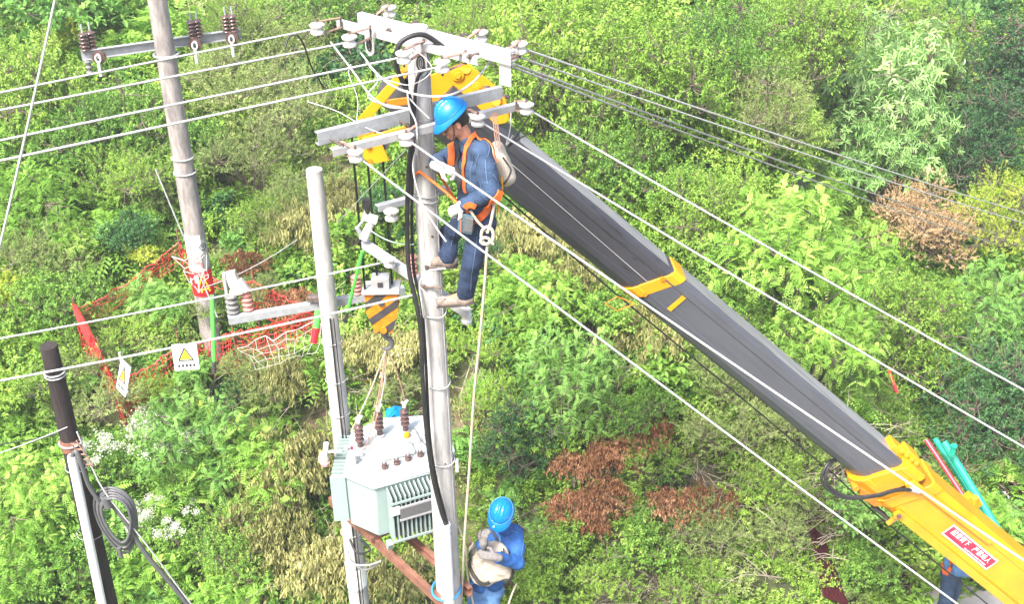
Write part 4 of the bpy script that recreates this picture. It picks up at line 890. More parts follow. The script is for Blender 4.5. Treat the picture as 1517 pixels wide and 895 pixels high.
# yellow triangle on the red notice and round mark on the grey sticker
def on_pole(q, z, dr): r_s = .112+(8.9-z)/170+dr; return V(FX+r_s*math.cos(R(q)), FY+r_s*math.sin(R(q)), z)
zt, zb2 = P(312, 409, FY-.17).z, P(312, 430, FY-.17).z; mb = MB()
for (qa, za_, qb, zb_) in ((-72, zt, -100, zb2), (-100, zb2, -44, zb2), (-44, zb2, -72, zt)):
    mb.tube([on_pole(qa+(qb-qa)*i/6, za_+(zb_-za_)*i/6, .014) for i in range(7)], .010, 5)
for q in (-104, -88, -66, -48): mb.tube([on_pole(q, zb2-.035, .013), on_pole(q+8, zb2-.035, .013)], .014, 5)
mb.build('yellow_mark', 'print_yellow', rs)
mb = MB(); zc = P(312, 369, FY-.17).z; mb.tube([on_pole(-42+20*math.cos(t)*1.0, zc+.045*math.sin(t), .012) for t in [2*math.pi*i/16 for i in range(17)]], .005, 5); mb.tube([on_pole(-42-6, zc, .012), on_pole(-42+8, zc+.01, .012)], .006, 5); mb.build('round_mark', 'print_black', fp)

# ---- dark tarred post low at the left
d0, d1 = P(72, 512, 8.5), P(163, 910, 8.62)
ln = (d1-d0); dz = d0.z; d2 = d0 + ln*(dz-.0)/(-ln.z)
gzd = float(ground_z(d2.x, d2.y))
dp = thing('wooden_post', V(d2.x, d2.y, 0), 'dark brown tarred wooden post at left with white pipe strapped on', 'utility pole')
mb = MB(); mb.tube([d0 + ln*t for t in (0, .003, .1, .3, .6, 1, 1.6)], [.066, .069, .073, .078, .084, .09, .10], 22); mb.build('shaft', 'tarred_wood', dp)
def around(t, r, mname, nm, tube=.012, h=0):
    c = d0 + ln*t; mb = MB(); d = ln.normalized(); a = d.cross(V(0, 1, 0)).normalized(); b = d.cross(a)
    if h: mb.tube([c - d*h, c + d*h], r, 22)
    else: mb.tube([c + (a*math.cos(q)+b*math.sin(q))*r for q in [2*math.pi*i/18 for i in range(19)]], tube, 6)
    mb.build(nm, mname, dp)
around(.085, .082, 'wire_white', 'tie_wire', .008); around(.095, .082, 'wire_white', 'tie_wire', .007); around(.33, .088, 'rusty_steel', 'collar', h=.055); around(.325, .094, 'wire_white', 'tie_wire', .008); around(.415, .092, 'wire_grey', 'tie_wire', .005)
around(.66, .125, 'wire_grey', 'tie_wire', .003)
c0, c1 = P(106, 676, 8.38), P(153, 905, 8.46); mb = MB(); l2 = c1-c0; mb.tube([c0, c0+l2*.02, c0+l2*1.5], [.036, .040, .040], 14); mb.build('conduit', 'pvc_white', dp)
cable('grey_cable', [P(106, 677, 8.38), P(113, 670, 8.36), P(122, 692, 8.36), P(132, 720, 8.40), P(146, 742, 8.42), P(152, 752, 8.45)], .020, 'cable_grey', 'grey cable rising out of the white pipe on the dark post')
cable('stay_wire', [P(114, 640, 8.4), P(135, 690, 8.4), P(158, 733, 8.4), P(215, 805, 8.42), P(290, 905, 8.5)], .007, 'wire_white', 'thin white wire running down beside the grey cable', 'wire')
cable('grey_cable', [P(155, 735, 8.45), P(185, 772, 8.45), P(215, 820, 8.45), P(262, 876, 8.5), P(300, 925, 8.55)], .022, 'cable_grey', 'thick grey cable descending to the right from the coil')
coil = MB()
for k in range(7):
    s = .75 + .06*k; pts = []
    for i in range(25):
        q = 2*math.pi*i/24; x, y = math.cos(q)*.125*s*(1+.3*math.sin(q)), math.sin(q)*.33*s
        ctr = P(174, 772, 8.42 + .012*(k-3)); a = (P(158, 735, 8.42) - P(178, 820, 8.42)).normalized(); b = V(0, 0.25, 1).cross(a).normalized()
        pts.append(ctr + a*y + b*x*1.25 + V(0, .012*(k % 3), 0))
    coil.tube(pts, .013, 6, cap=False)
coil.tube([P(155, 738, 8.40), P(161, 752, 8.40)], .035, 10); coil.tube([P(176, 812, 8.40), P(179, 825, 8.40)], .020, 10)
one(coil, 'cable_coil', 'cable_grey', 'grey cable coil hanging from the wire right of the dark post', 'cable coil', sharp=80)
mb = MB(); a, b = P(109, 655, 8.36), P(134, 692, 8.38)
for s in (-.025, .025): mb.beam(a+V(s, 0, s*.5), b+V(s, 0, s*.5), .012, .008)
for i in range(5): c = a.lerp(b, (i+.5)/5); mb.box(c, (.06, .01, .012))
mb.build('turnbuckle', 'rusty_strap', dp)

# ================================================================== transformer
TZ, TB = 4.85, 4.17
tr = thing('transformer', (-1.15, 9.9, TB), 'pale green finned transformer with white lid and brown bushings', 'transformer')
LID = [(-1.362, 9.302), (-.80, 9.552), (-.60, 9.86), (-.70, 10.34), (-.95, 10.50), (-1.361, 10.47), (-1.673, 10.235), (-1.676, 9.514)]
ctr = V(sum(p[0] for p in LID)/8, sum(p[1] for p in LID)/8, 0)
def inset(k): return [ctr + (V(x, y, 0)-ctr)*k for x, y in LID]
mb = MB(); mb.prism([p + V(0, 0, TB+.05) for p in inset(.955)], (0, 0, TZ-TB-.09)); mb.prism([p + V(0, 0, TB) for p in inset(.80)], (0, 0, .048)); mb.build('tank', 'transformer_green', tr, bevel=.01)
mb = MB(); mb.prism([p + V(0, 0, TZ-.036) for p in inset(1.0)], (0, 0, .014)); mb.prism([p + V(0, 0, TZ-.019) for p in inset(1.0)], (0, 0, .019)); mb.build('lid', 'transformer_white', tr, bevel=.004)
lid_o = tr.children[-1]
for i in range(8):
    a, b = V(*LID[i], TZ), V(*LID[(i+1) % 8], TZ)
    k = max(2, int((b-a).length/.12)); mb = MB()
    for j in range(k):
        p = a.lerp(b, (j+.5)/k); p = p + (V(ctr.x, ctr.y, TZ)-p).normalized()*.025
        mb.tube([p, p+V(0, 0, .014)], .010, 6)
    mb.build('bolt_row', 'galvanised', lid_o)
fA, fB = V(*LID[0], 0), V(*LID[1], 0); fd = (fB-fA).normalized(); fn = V(fd.y, -fd.x, 0)
nf = 11
for i in range(nf):                                                    # front cooling fins
    c = fA.lerp(fB, .18 + .82*(i+.5)/nf); mb = MB(); zt_, zb_ = TZ-.055, TB+.03
    p0 = c + fn*(-.02); p1 = c + fn*.135
    for (h0, h1) in ((zb_, zt_),):
        pts = [V(p0.x, p0.y, h0+.01), V(p1.x, p1.y, h0), V(p1.x, p1.y, h1-.05), V(p0.x, p0.y, h1)]
        mb.prism([q - fd*.006 for q in pts], fd*.012)
    mb.build('fin', 'transformer_green', tr)
for z in (TB+.06, TZ-.16):
    mb = MB(); mb.beam(fA.lerp(fB, .18) + fn*.14 + V(0, 0, z), fB + fn*.14 + V(0, 0, z), .012, .022); mb.build('fin_bar', 'transformer_green', tr)
sA, sB = V(*LID[7], 0), V(*LID[6], 0); sn = V(-1, 0, 0); nf = 12
for i in range(nf):                                                    # side cooling fins, seen from their flat end
    c = sA.lerp(sB, (i+.5)/nf); mb = MB(); pts = [V(c.x+.03, c.y, TB+.12), V(c.x-.125, c.y, TB+.10), V(c.x-.125, c.y, TZ-.03), V(c.x+.03, c.y, TZ-.03)]
    mb.prism([q - V(0, .006, 0) for q in pts], V(0, .012, 0)); mb.build('fin', 'transformer_green', tr)
mb = MB(); mb.box((LID[7][0]-.06, LID[7][1]+.012, (TZ+TB)/2+.03), (.15, .012, TZ-TB-.14)); mb.build('end_panel', 'transformer_green', tr)
mb = MB(); c = fA.lerp(fB, .60) + fn*.155; mb.beam(c - fd*.17 + V(0, 0, TZ-.29), c + fd*.20 + V(0, 0, TZ-.29), .006, .13); np_ = mb.build('nameplate', 'nameplate_grey', tr)
for dz in (.072, -.072): mb = MB(); mb.beam(c - fd*.18 + V(0, 0, TZ-.29+dz), c + fd*.21 + V(0, 0, TZ-.29+dz), .014, .022); mb.build('rim', 'galvanised_white', np_)
mb = MB(); c = fA.lerp(fB, .24) + fn*.150; mb.beam(c - fd*.05 + V(0, 0, TZ-.24), c + fd*.05 + V(0, 0, TZ-.24), .004, .10); mb.build('paper_label', 'print_white', tr)
def on_lid(u, v): return PZ(u, v, TZ)
for (u, v) in ((534, 664), (563, 646), (601, 640)):
    o = on_lid(u, v); mb = MB(); mb.lathe(o, [(.055, 0), (.055, .018), (.04, .022)], n=14, m=2); mb.lathe(o+V(0, 0, .02), [(.030, 0), (.030, .09)], n=12)
    shed_bushing(mb, o+V(0, 0, .08), 4, .048, .20); mb.build('high_voltage_bushing', ['porcelain_brown', 'porcelain_white', 'galvanised'], tr)
    bsh = tr.children[-1]; mb = MB(); t_ = o+V(0, 0, .275); mb.tube([t_, t_+V(.005, 0, .03)], .03, 10, 1); mb.tube([t_+V(0, 0, .02), t_+V(.01, 0, .07), t_+V(.04, 0, .11)], [.022, .020, .016], 8, 0)
    mb.tube([t_+V(.01, 0, .05), t_+V(-.02, .0, .09)], .014, 8, 0); mb.build('terminal', ['porcelain_white', 'bolt_steel'], bsh)
for (u, v) in ((570, 694), (588, 688), (605, 682), (623, 676)):
    o = on_lid(u, v); mb = MB(); mb.lathe(o, [(.034, 0), (.034, .03), (.022, .034), (.026, .05), (.026, .06), (.014, .062)], n=12); mb.tube([o+V(0, 0, .06), o+V(0, 0, .085)], .014, 6, 1); mb.box(o+V(0, 0, .10), (.04, .015, .04), Matrix.Rotation(.4, 3, 'Z'), 1); mb.build('low_voltage_bushing', ['porcelain_brown', 'galvanised_white'], tr)
c = on_lid(586, 672); rz = Matrix.Rotation(.36, 3, 'Z'); mb = MB(); mb.box(c+V(0, 0, .03), (.36, .20, .05), rz); mb.box(c+V(0, 0, .065), (.26, .06, .03), rz); mb.tube([c+V(-.15, .0, .07), c+V(.15, .11, .07)], .018, 10); mb.build('tap_cover', 'transformer_white', tr, bevel=.012)
c = on_lid(525, 690); mb = MB(); mb.lathe(c, [(.035, 0), (.035, .01), (.022, .012), (.022, .17), (.018, .18)], n=14); mb.build('oil_filler', 'transformer_white', tr)
fo = tr.children[-1]; mb = MB(); mb.tube([c+V(-.01, .02, .18), c+V(-.01, .02, .21)], .012, 8); mb.build('cap', 'crimson', fo)
for (u, v) in ((536, 676), (531, 684), (513, 668), (628, 650), (620, 656)):
    c = on_lid(u, v); mb = MB(); mb.lathe(c, [(.022, 0), (.022, .02), (.012, .03), (.012, .05)], n=8); mb.box(c+V(0, 0, .05), (.05, .012, .03)); mb.build('lifting_lug', 'galvanised_white', tr)
c = on_lid(603, 648); mb = MB(); mb.lathe(c+V(0, 0, 0), [(.03, 0), (.035, .03), (.025, .05)], n=10); mb.build('yellow_cap', 'crane_yellow', tr)
mb = MB(); mb.tube(bez([on_lid(605, 646)+V(0, 0, .05), on_lid(615, 648)+V(0, 0, .10), on_lid(626, 662)+V(0, 0, .06), on_lid(640, 666)]), .007, 6); mb.build('sensor_cable', 'cable_grey', tr)
mb = MB(); c = P(482, 672, 9.75); mb.tube([c+V(.02, 0, .12), c+V(0, 0, .0), c+V(-.02, 0, -.03)], [.028, .030, .05], 12, 0); mb.lathe(c+V(-.02, 0, -.12), [(.02, 0), (.05, .02), (.06, .06), (.045, .10), (.02, .11)], n=14, m=1); mb.lathe(c+V(-.01, -.02, -.14), [(.02, 0), (.045, .02), (.05, .05), (.02, .07)], n=14, m=2)
mb.tube([c+V(0, 0, .02), c+V(.16, 0, .02)], .015, 8, 0); mb.build('valve_cover', ['porcelain_white', 'rope_beige', 'sticker_pink'], tr)
for t in (.1, .9):
    c = fA.lerp(fB, t) + fn*.05; mb = MB(); mb.prism([V(c.x, c.y, TB+.04), V(c.x, c.y, TB-.05), V(c.x, c.y, TB-.05)+fn*.05, V(c.x, c.y, TB+.04)+fn*.09], fd*.05); mb.build('foot', 'transformer_green', tr)
mb = MB(); c = P(585, 617, 10.6); rg_ = random.Random(3)
vs = [c + V((i-3)*.033, (j-2)*.04 + .02*rg_.random(), .10*math.cos((i-3)*.45)*math.cos((j-2)*.5) + rg_.uniform(-.018, .018)) for j in range(5) for i in range(7)]
mb.add(vs, [(j*7+i, j*7+i+1, j*7+i+8, j*7+i+7) for j in range(4) for i in range(6)]); mb.box(c - V(0, 0, .05), (.14, .12, .10))
one(mb, 'blue_sheet', 'tarp_blue', 'crumpled bright blue sheet behind the transformer lid', 'sheet', smooth=False)
# ================================================================== crane boom
A_, B_ = P(850, 318, 10.18), P(1400, 770, 10.80)
ax = (B_ - A_).normalized()
sn_ = ax.cross(V(0, 1, 0)); sn_ = (sn_ if sn_.z > 0 else -sn_).normalized()      # up across the boom
nn_ = -(ax.cross(sn_)); nn_ = nn_ if nn_.y < 0 else -nn_                          # towards the camera
def axp(u, v):                                                                    # axis distance of the photograph point nearest the axis
    best = min(((lambda p: ((p-A_).dot(ax), p))(P(u, v, y)) for y in (10.1, 10.3, 10.5, 10.7, 10.9)), key=lambda q: ((q[1]-A_) - ax*q[0]).length)
    return best[0]
def boom_mat(name, col, col2, rough, wear=0.0):
    m, t, b = new_mat(name); N, L = t.nodes, t.links
    tc = N.new('ShaderNodeTexCoord'); mp = N.new('ShaderNodeMapping'); mp.inputs['Rotation'].default_value = (0, -math.atan2(-ax.z, ax.x), 0)
    L.new(tc.outputs['Object'], mp.inputs[0])
    m2 = N.new('ShaderNodeMapping'); m2.inputs['Scale'].default_value = (0.5, 5, 9); L.new(mp.outputs[0], m2.inputs[0])
    n1 = N.new('ShaderNodeTexNoise'); n1.inputs['Scale'].default_value = 2.2; n1.inputs['Detail'].default_value = 7; n1.inputs['Roughness'].default_value = .6; L.new(m2.outputs[0], n1.inputs['Vector'])
    rp = N.new('ShaderNodeValToRGB'); rp.color_ramp.elements[0].color = (*col2, 1); rp.color_ramp.elements[0].position = .38; rp.color_ramp.elements[1].color = (*col, 1); rp.color_ramp.elements[1].position = .56
    L.new(n1.outputs['Fac'], rp.inputs[0]); out = rp.outputs[0]
    if wear:
        m3 = N.new('ShaderNodeMapping'); m3.inputs['Scale'].default_value = (1.1, 6, 11); L.new(mp.outputs[0], m3.inputs[0])
        n2 = N.new('ShaderNodeTexNoise'); n2.inputs['Scale'].default_value = 1.7; n2.inputs['Detail'].default_value = 9; n2.inputs['Roughness'].default_value = .7; L.new(m3.outputs[0], n2.inputs['Vector'])
        r2 = N.new('ShaderNodeValToRGB'); r2.color_ramp.elements[0].position = wear; r2.color_ramp.elements[1].position = wear+.035; L.new(n2.outputs['Fac'], r2.inputs[0])
        mx = N.new('ShaderNodeMix'); mx.data_type = 'RGBA'; mx.inputs['B'].default_value = (.012, .012, .014, 1)
        L.new(r2.outputs[0], mx.inputs['Factor']); L.new(out, mx.inputs['A']); out = mx.outputs['Result']
    L.new(out, b.inputs['Base Color']); b.inputs['Roughness'].default_value = rough; b.inputs['Specular IOR Level'].default_value = .5
    return m
boom_mat('boom_grey', (.037, .037, .047), (.032, .033, .042), .42, .60)
boom_mat('boom_grey_clean', (.064, .069, .083), (.054, .058, .070), .34)
boom_mat('boom_lit_top', (.22, .22, .235), (.14, .14, .15), .45)  # paler grey carries the brightness of the lit top face
cr = thing('crane_boom', P(1500, 900, 10.9), 'long telescopic crane boom, grey inner sections and yellow base section', 'crane')
def profile(h, w):
    return [(h/2, -(w/2-.05)), (h/2, w/2-.05), (h/2-.02, w/2-.02), (h/2-.055, w/2), (h/2-.115, w/2), (h/2-.125, w/2-.008), (-h/2+.165, w/2-.008), (-h/2+.155, w/2), (-h/2+.10, w/2-.004), (-h/2+.035, w/2-.045), (-h/2, w/2-.10), (-h/2, -(w/2-.10)), (-h/2+.10, -w/2), (h/2-.055, -w/2)]
def sect(mb, t0, t1, h, w, m=0, off=0.0, sh0=0.0, sh1=0.0):
    pr_ = profile(h, w); n = len(pr_); vs = []
    for t, k in ((t0, sh0), (t1, sh1)):
        vs += [A_ + ax*(t + k*s) + sn_*(s+off) + nn_*q for s, q in pr_]
    mb.add(vs, [(i, (i+1) % n, n+(i+1) % n, n+i) for i in range(n)] + [tuple(range(n)), tuple(range(2*n-1, n-1, -1))], m)
t_tip, t_band, t_col, t_end = axp(742, 230), axp(958, 410), axp(1292, 682), axp(1700, 1012)
h1, w1, h2, w2, h3, w3 = .475, .32, .485, .35, .60, .44
mb = MB(); sect(mb, t_tip-.80, t_band+.3, h1, w1); s1 = mb.build('inner_section', 'boom_grey', cr, sharp=12)
mb = MB(); sect(mb, t_band+.06, t_col+.3, h2, w2); s2 = mb.build('middle_section', 'boom_grey_clean', cr, sharp=12)
mb = MB(); sect(mb, t_col+.42, t_end, h3, w3, sh0=.5); s3 = mb.build('base_section', 'crane_yellow', cr, sharp=12)
for (sec, t0, t1, h, w) in ((s1, t_tip, t_band, h1, w1), (s2, t_band+.1, t_col, h2, w2)):        # pale strip: light falling on the top face, put into the colour
    mb = MB(); c0, c1 = A_+ax*t0+sn_*(h/2+.003), A_+ax*t1+sn_*(h/2+.003); mb.beam(c0, c1, w-.09, .006, up=sn_); mb.build('lit_top_strip', 'boom_lit_top', sec)
# yellow collars, cut obliquely
SH = .50
def collar(t, h, w, ln_, k, name='collar', mm='crane_yellow'):
    mb = MB(); sect(mb, t, t+ln_, h+k, w+k, sh0=SH, sh1=SH); return mb.build(name, mm, cr, bevel=.006, sharp=20)
c1_ = collar(t_band-.05, h1, w1, .15, .035)
for s in (-.11, .12):
    mb = MB(); c = A_+ax*(t_band+.02)+sn_*s+nn_*((w1+.03)/2); mb.tube([c - nn_*.01, c+nn_*.016], .022, 12); mb.build('bolt', 'crane_orange', c1_)
mb = MB(); c = A_+ax*(t_band+.33)+nn_*(w2/2+.001)+sn_*.02; mb.beam(c - sn_*.10, c + sn_*.10, .05, .006, up=nn_); mb.build('paint_mark', 'crane_yellow', s2)
c2_ = collar(t_col, h2+.05, w2+.05, .30, .05)
c3_ = collar(t_col+.42, h3, w3, .16, .03)
mb = MB()
for k, (s, l) in enumerate(((.34, .34), (.40, .22))):
    a = A_+ax*(t_col-.10+.2*k)+sn_*s*.80; mb.beam(a, a+ax*l, .18, .09, up=sn_)
for k in range(4): mb.tube([A_+ax*(t_col+.02+k*.09)+sn_*.31+nn_*.02, A_+ax*(t_col+.02+k*.09)+sn_*.31+nn_*.12], .028, 10)
mb.build('slide_block', 'crane_yellow', cr, bevel=.008)
mb = MB()                                                              # side guide plate on the base head
pl = [A_+ax*(t_col+.28)+sn_*.10, A_+ax*(t_col+.34)+sn_*.20, A_+ax*(t_col+.62)+sn_*.20, A_+ax*(t_col+1.8)+sn_*.235, A_+ax*(t_col+1.8)+sn_*.17, A_+ax*(t_col+.52)+sn_*.13, A_+ax*(t_col+.40)+sn_*.04]
mb.prism([p + nn_*(w3/2+.003) for p in pl], nn_*.035); mb.build('guide_plate', 'crane_yellow', cr, bevel=.006)
mb = MB()
for s, l in ((-.16, 2.6),): mb.beam(A_+ax*(t_col+.55)+sn_*s+nn_*(w3/2+.004), A_+ax*(t_col+.55+l)+sn_*s+nn_*(w3/2+.004), .012, .012, up=nn_)
mb.beam(A_+ax*(t_col+.60)+sn_*(-.225)+nn_*(w3/2-.02), A_+ax*(t_col+3.2)+sn_*(-.225)+nn_*(w3/2-.02), .10, .05, up=nn_)
mb.build('lower_rail', 'crane_yellow', cr, bevel=.006)
c = A_+ax*(t_col+.60)+sn_*(-.225)+nn_*(w3/2+.01); mb = MB()
mb.tube([c, c+nn_*.03], .055, 16); mb.tube([c+nn_*.028, c+nn_*.05], .028, 12, 1); mb.build('pivot_eye', ['crane_yellow', 'bolt_steel'], cr)
mb = MB(); pl = [(t_col-.02, -.26), (t_col+.10, -.36), (t_col+.34, -.34), (t_col+.42, -.26), (t_col+.2, -.24)]
mb.prism([A_+ax*t+sn_*s+nn_*.20 for t, s in pl], -nn_*.10); mb.tube([A_+ax*(t_col-.05)+sn_*(-.30)+nn_*.22, A_+ax*(t_col-.05)+sn_*(-.30)+nn_*.0], .04, 10); mb.build('lower_bracket', 'crane_orange', cr, bevel=.005)
mb = MB()
for k in range(4): c = A_+ax*(t_col+.52)+sn_*(-.36-.01*k)+nn_*(.18-.05*k); mb.tube([c-ax*.14, c+ax*.16], .018, 8)
mb.tube([A_+ax*(t_col+.66)+sn_*(-.40)+nn_*.2, A_+ax*(t_col+.66)+sn_*(-.26)+nn_*.2], .03, 8, 1); mb.build('roller_set', ['hook_black', 'crane_orange'], cr)
for k in range(2):
    d = .03*k; mb = MB()
    mb.tube(bez([A_+ax*(t_col+.42)+sn_*.12+nn_*(w3/2+.05), A_+ax*(t_col+.22)+sn_*(.02-d)+nn_*(w3/2+.09), A_+ax*(t_col+.05)+sn_*(-.20-d)+nn_*(w3/2+.12), A_+ax*(t_col-.16)+sn_*(-.42-d)+nn_*(w3/2+.08), A_+ax*(t_col-.42-d)+sn_*(-.44-d)+nn_*.24, A_+ax*(t_col-.50-d)+sn_*(-.30)+nn_*.16, A_+ax*(t_col-.40)+sn_*(-.22)+nn_*.05], 8), .017, 8)
    mb.build('hydraulic_hose', 'rubber_black', cr)
mb = MB(); c = A_+ax*(t_col+.36)+sn_*.09+nn_*(w3/2+.05); mb.tube([c, c+ax*.12+sn_*.05], .026, 10); mb.build('hose_fitting', 'galvanised', cr)
mb = MB(); q = [A_+ax*t+sn_*s+nn_*.02 for t, s in ((t_tip+.1, -.27), (t_band-.15, -.34), (t_col-.2, -.40), (t_col+.6, -.46), (t_end, -.50))]; mb.tube(q, .009, 6); mb.build('electric_cable', 'rubber_black', cr)
mb = MB(); a = A_+ax*(t_band+.0)+sn_*(-.25)+nn_*.18; mb.tube([a, a-ax*.17-sn_*.05, a-ax*.20-sn_*.18, a-ax*.05-sn_*.16, a+ax*.02], .006, 6); mb.build('cable_guide', 'crane_orange', cr)
mb = MB(); mb.tube([A_+ax*(t_tip+.0)+sn_*.05+nn_*(w1/2+.008), A_+ax*(t_band-.05)+sn_*(-.0)+nn_*(w1/2+.006)], .0035, 5); mb.build('length_wire', 'wire_white', cr)
# warning board with its writing
lc = A_ + ax*((P(1437, 811, 10.62)-A_).dot(ax)) + nn_*(w3/2+.001) + sn_*((P(1437, 811, 10.62)-A_).dot(sn_))
LW, LH = .90, .175
def board(w_, h_, d, m, name):
    mb = MB(); mb.beam(lc - ax*w_/2 + nn_*d, lc + ax*w_/2 + nn_*d, h_, .003, up=nn_); return mb.build(name, m, cr)
wb = board(LW, LH, .004, 'print_white', 'warning_board'); 
mb = MB(); mb.beam(lc - ax*(LW/2-.018) + nn_*.0065, lc + ax*(LW/2-.018) + nn_*.0065, LH-.036, .003, up=nn_); mb.build('red_panel', 'crimson', wb)
def text_mesh(txt, size, centre, xdir, ydir, matn, name, parent, sx=1.0, extrude=.001):
    cu = bpy.data.curves.new('lettering', 'FONT'); cu.body = txt; cu.size = size; cu.align_x = 'CENTER'; cu.align_y = 'CENTER'; cu.extrude = extrude; cu.offset = 0; cu.space_character = 1.08
    ob = bpy.data.objects.new('lettering', cu); C.objects.link(ob)
    dg = bpy.context.evaluated_depsgraph_get(); me = bpy.data.meshes.new_from_object(ob.evaluated_get(dg)); bpy.data.objects.remove(ob); bpy.data.curves.remove(cu)
    z = xdir.cross(ydir); mt = Matrix((xdir*sx, ydir, z)).transposed().to_4x4(); mt.translation = centre - root_loc(parent)
    me.transform(mt); me.materials.clear(); me.materials.append(MATS[matn]); me.name = name
    o = bpy.data.objects.new(name, me); C.objects.link(o); o.parent = parent; return o
text_mesh('起重臂下', .082, lc - ax*.215 + sn_*.014 + nn_*.009, ax, sn_, 'print_white', 'lettering', wb)
text_mesh('严禁站人', .082, lc + ax*.205 + sn_*.014 + nn_*.009, ax, sn_, 'print_white', 'lettering', wb)
text_mesh('DO NOT STAND UNDER THE BOOM', .024, lc + ax*.16 - sn_*.050 + nn_*.009, ax, sn_, 'print_white', 'small_lettering', wb)
# boom head: two side plates, sheaves between them
def plate(mb, px, Yp, th=.022, m=0): mb.prism([P(u, v, Yp) for u, v in px], V(0, th, 0), m)
HEAD = [(636, 112), (660, 103), (686, 93), (696, 96), (735, 128), (748, 150), (758, 168), (750, 182), (700, 192), (640, 184)]
for Yp in (9.92, 10.34):
    mb = MB(); plate(mb, HEAD, Yp); hp = mb.build('head_plate', 'crane_yellow', cr, bevel=.004)
    if Yp < 10:
        for (u, v, r_) in ((678, 110, .055), (707, 128, .045)):
            c = P(u, v, Yp); mb = MB(); mb.tube([c, c - V(0, .02, 0)], r_, 18); mb.tube([c - V(0, .02, 0), c - V(0, .035, 0)], r_*.6, 6); mb.build('pin', 'crane_yellow', hp, bevel=.003)
mb = MB(); mb.tube([P(690, 100, 9.92), P(690, 100, 10.36)], .05, 12); mb.tube([P(735, 150, 9.90), P(735, 150, 10.36)], .04, 12); mb.tube([P(752, 165, 9.88), P(744, 140, 9.88), P(732, 135, 9.88)], .016, 8)
mb.build('head_shaft', 'crane_yellow', cr)
JIB = [(600, 95), (607, 108), (540, 186), (528, 178)]; JIB2 = [(640, 140), (640, 152), (574, 158), (572, 148)]; LOW = [(532, 214), (562, 206), (577, 238), (550, 243), (540, 236)]; BOT = [(536, 204), (634, 178), (634, 186), (536, 214)]
for Yp in (9.96, 10.42):
    for px in (JIB, JIB2, LOW, BOT):
        mb = MB(); plate(mb, px, Yp); jp = mb.build('sheave_frame', 'crane_yellow' if px is not JIB2 else 'crane_orange', cr, bevel=.004)
    mb = MB(); mb.prism([P(u, v, Yp+.03) for u, v in ((525, 180), (545, 180), (560, 208), (535, 216))], V(0, .02, 0)); mb.build('sheave_frame', 'crane_orange', cr)
c = P(548, 238, 9.96); mb = MB(); mb.tube([c, c-V(0, .015, 0)], .022, 12); mb.build('pin', 'crane_orange', cr)
for k, (u, v, r_) in enumerate(((588, 140, .17), (588, 140, .17), (556, 205, .14), (615, 118, .13))):
    c = P(u, v, 10.08 + .1*(k % 3)); mb = MB(); mb.lathe(c, [(r_, 0), (r_, .008), (r_*.86, .018), (r_*.86, .028), (r_, .038), (r_, .046)], (0, 1, 0), 28); mb.build('sheave', 'cable_grey', cr)
mb = MB(); mb.tube([P(600, 100, 9.94), P(600, 100, 10.44)], .035, 10); mb.tube([P(545, 215, 9.94), P(545, 215, 10.44)], .03, 10); mb.build('head_shaft', 'crane_orange', cr)

# hook block with hoist ropes
HX, HY = -1.243, 10.2
hk = thing('hook_block', (HX, HY, 6.1), 'orange and black striped crane hook block hanging between the poles', 'crane hook')
ztop = P(565, 428, HY).z; zlow = P(565, 487, HY).z
W0, W1 = .155, .085
OUT = [(-W0, ztop), (W0, ztop), (W0, ztop-.20), (W1, zlow), (-W1, zlow), (-W0, ztop-.20)]
for s in (-1, 1):
    mb = MB(); y = HY + s*.09 - (.012 if s > 0 else 0)
    mb.prism([V(HX+x, y, z) for x, z in OUT], V(0, .012, 0)); pk = mb.build('cheek_plate', 'crane_orange', hk, bevel=.003)
    # diagonal stripes clipped to the plate
    def clip(poly, keep, cut):
        out = []
        for i in range(len(poly)):
            a, b = poly[i], poly[(i+1) % len(poly)]; ka, kb = keep(a), keep(b)
            if ka >= 0: out.append(a)
            if ka*kb < 0: t = ka/(ka-kb); out.append((a[0]+(b[0]-a[0])*t, a[1]+(b[1]-a[1])*t))
        return out
    for off in (-.27, -.07, .13, .33):
        lo, hi = off, off+.085
        q = clip(OUT, lambda p: (p[0]*.75 + (ztop-p[1])) - lo - .05, 0); q = clip(q, lambda p: hi + .05 - (p[0]*.75 + (ztop-p[1])), 0) if q else q
        if len(q) > 2:
            mb = MB(); yy = HY + s*.0935; mb.prism([V(HX+x, yy, z) for x, z in q], V(0, s*.002, 0)); mb.build('stripe', 'hook_black', pk)
    for (x, z, r_) in ((0, zlow+.04, .034), (0, ztop-.10, .03)):
        mb = MB(); mb.tube([V(HX+x, HY+s*.09, z), V(HX+x, HY+s*.115, z)], r_, 12); mb.build('pin', 'crane_orange' if z < ztop-.2 else 'hook_black', pk)
mb = MB(); mb.box((HX, HY, ztop+.012), (.36, .24, .03)); mb.box((HX-.0, HY, ztop+.08), (.17, .14, .12)); mb.build('top_guard', 'galvanised_white', hk, bevel=.005)
mb = MB(); mb.box((HX, HY-.075, ztop+.08), (.05, .006, .05)); mb.build('opening', 'hook_black', hk)
mb = MB(); mb.lathe(V(HX, HY-.03, (ztop+zlow)/2), [(.12, 0), (.12, .01), (.10, .02), (.10, .04), (.12, .05), (.12, .06)], (0, 1, 0), 24); mb.build('sheave', 'cable_grey', hk)
mb = MB(); mb.tube([V(HX, HY, zlow+.02), V(HX, HY, zlow-.08)], .035, 12)
hk_c = V(HX, HY, zlow-.17); mb.tube([V(HX, HY, zlow-.07)] + [hk_c + V(.062*math.sin(a), 0, .062*math.cos(a)) for a in [R(10+i*22) for i in range(11)]], [.030]+[.026]*6+[.022, .020, .016, .012, .008], 10); mb.build('hook', 'cable_grey', hk)
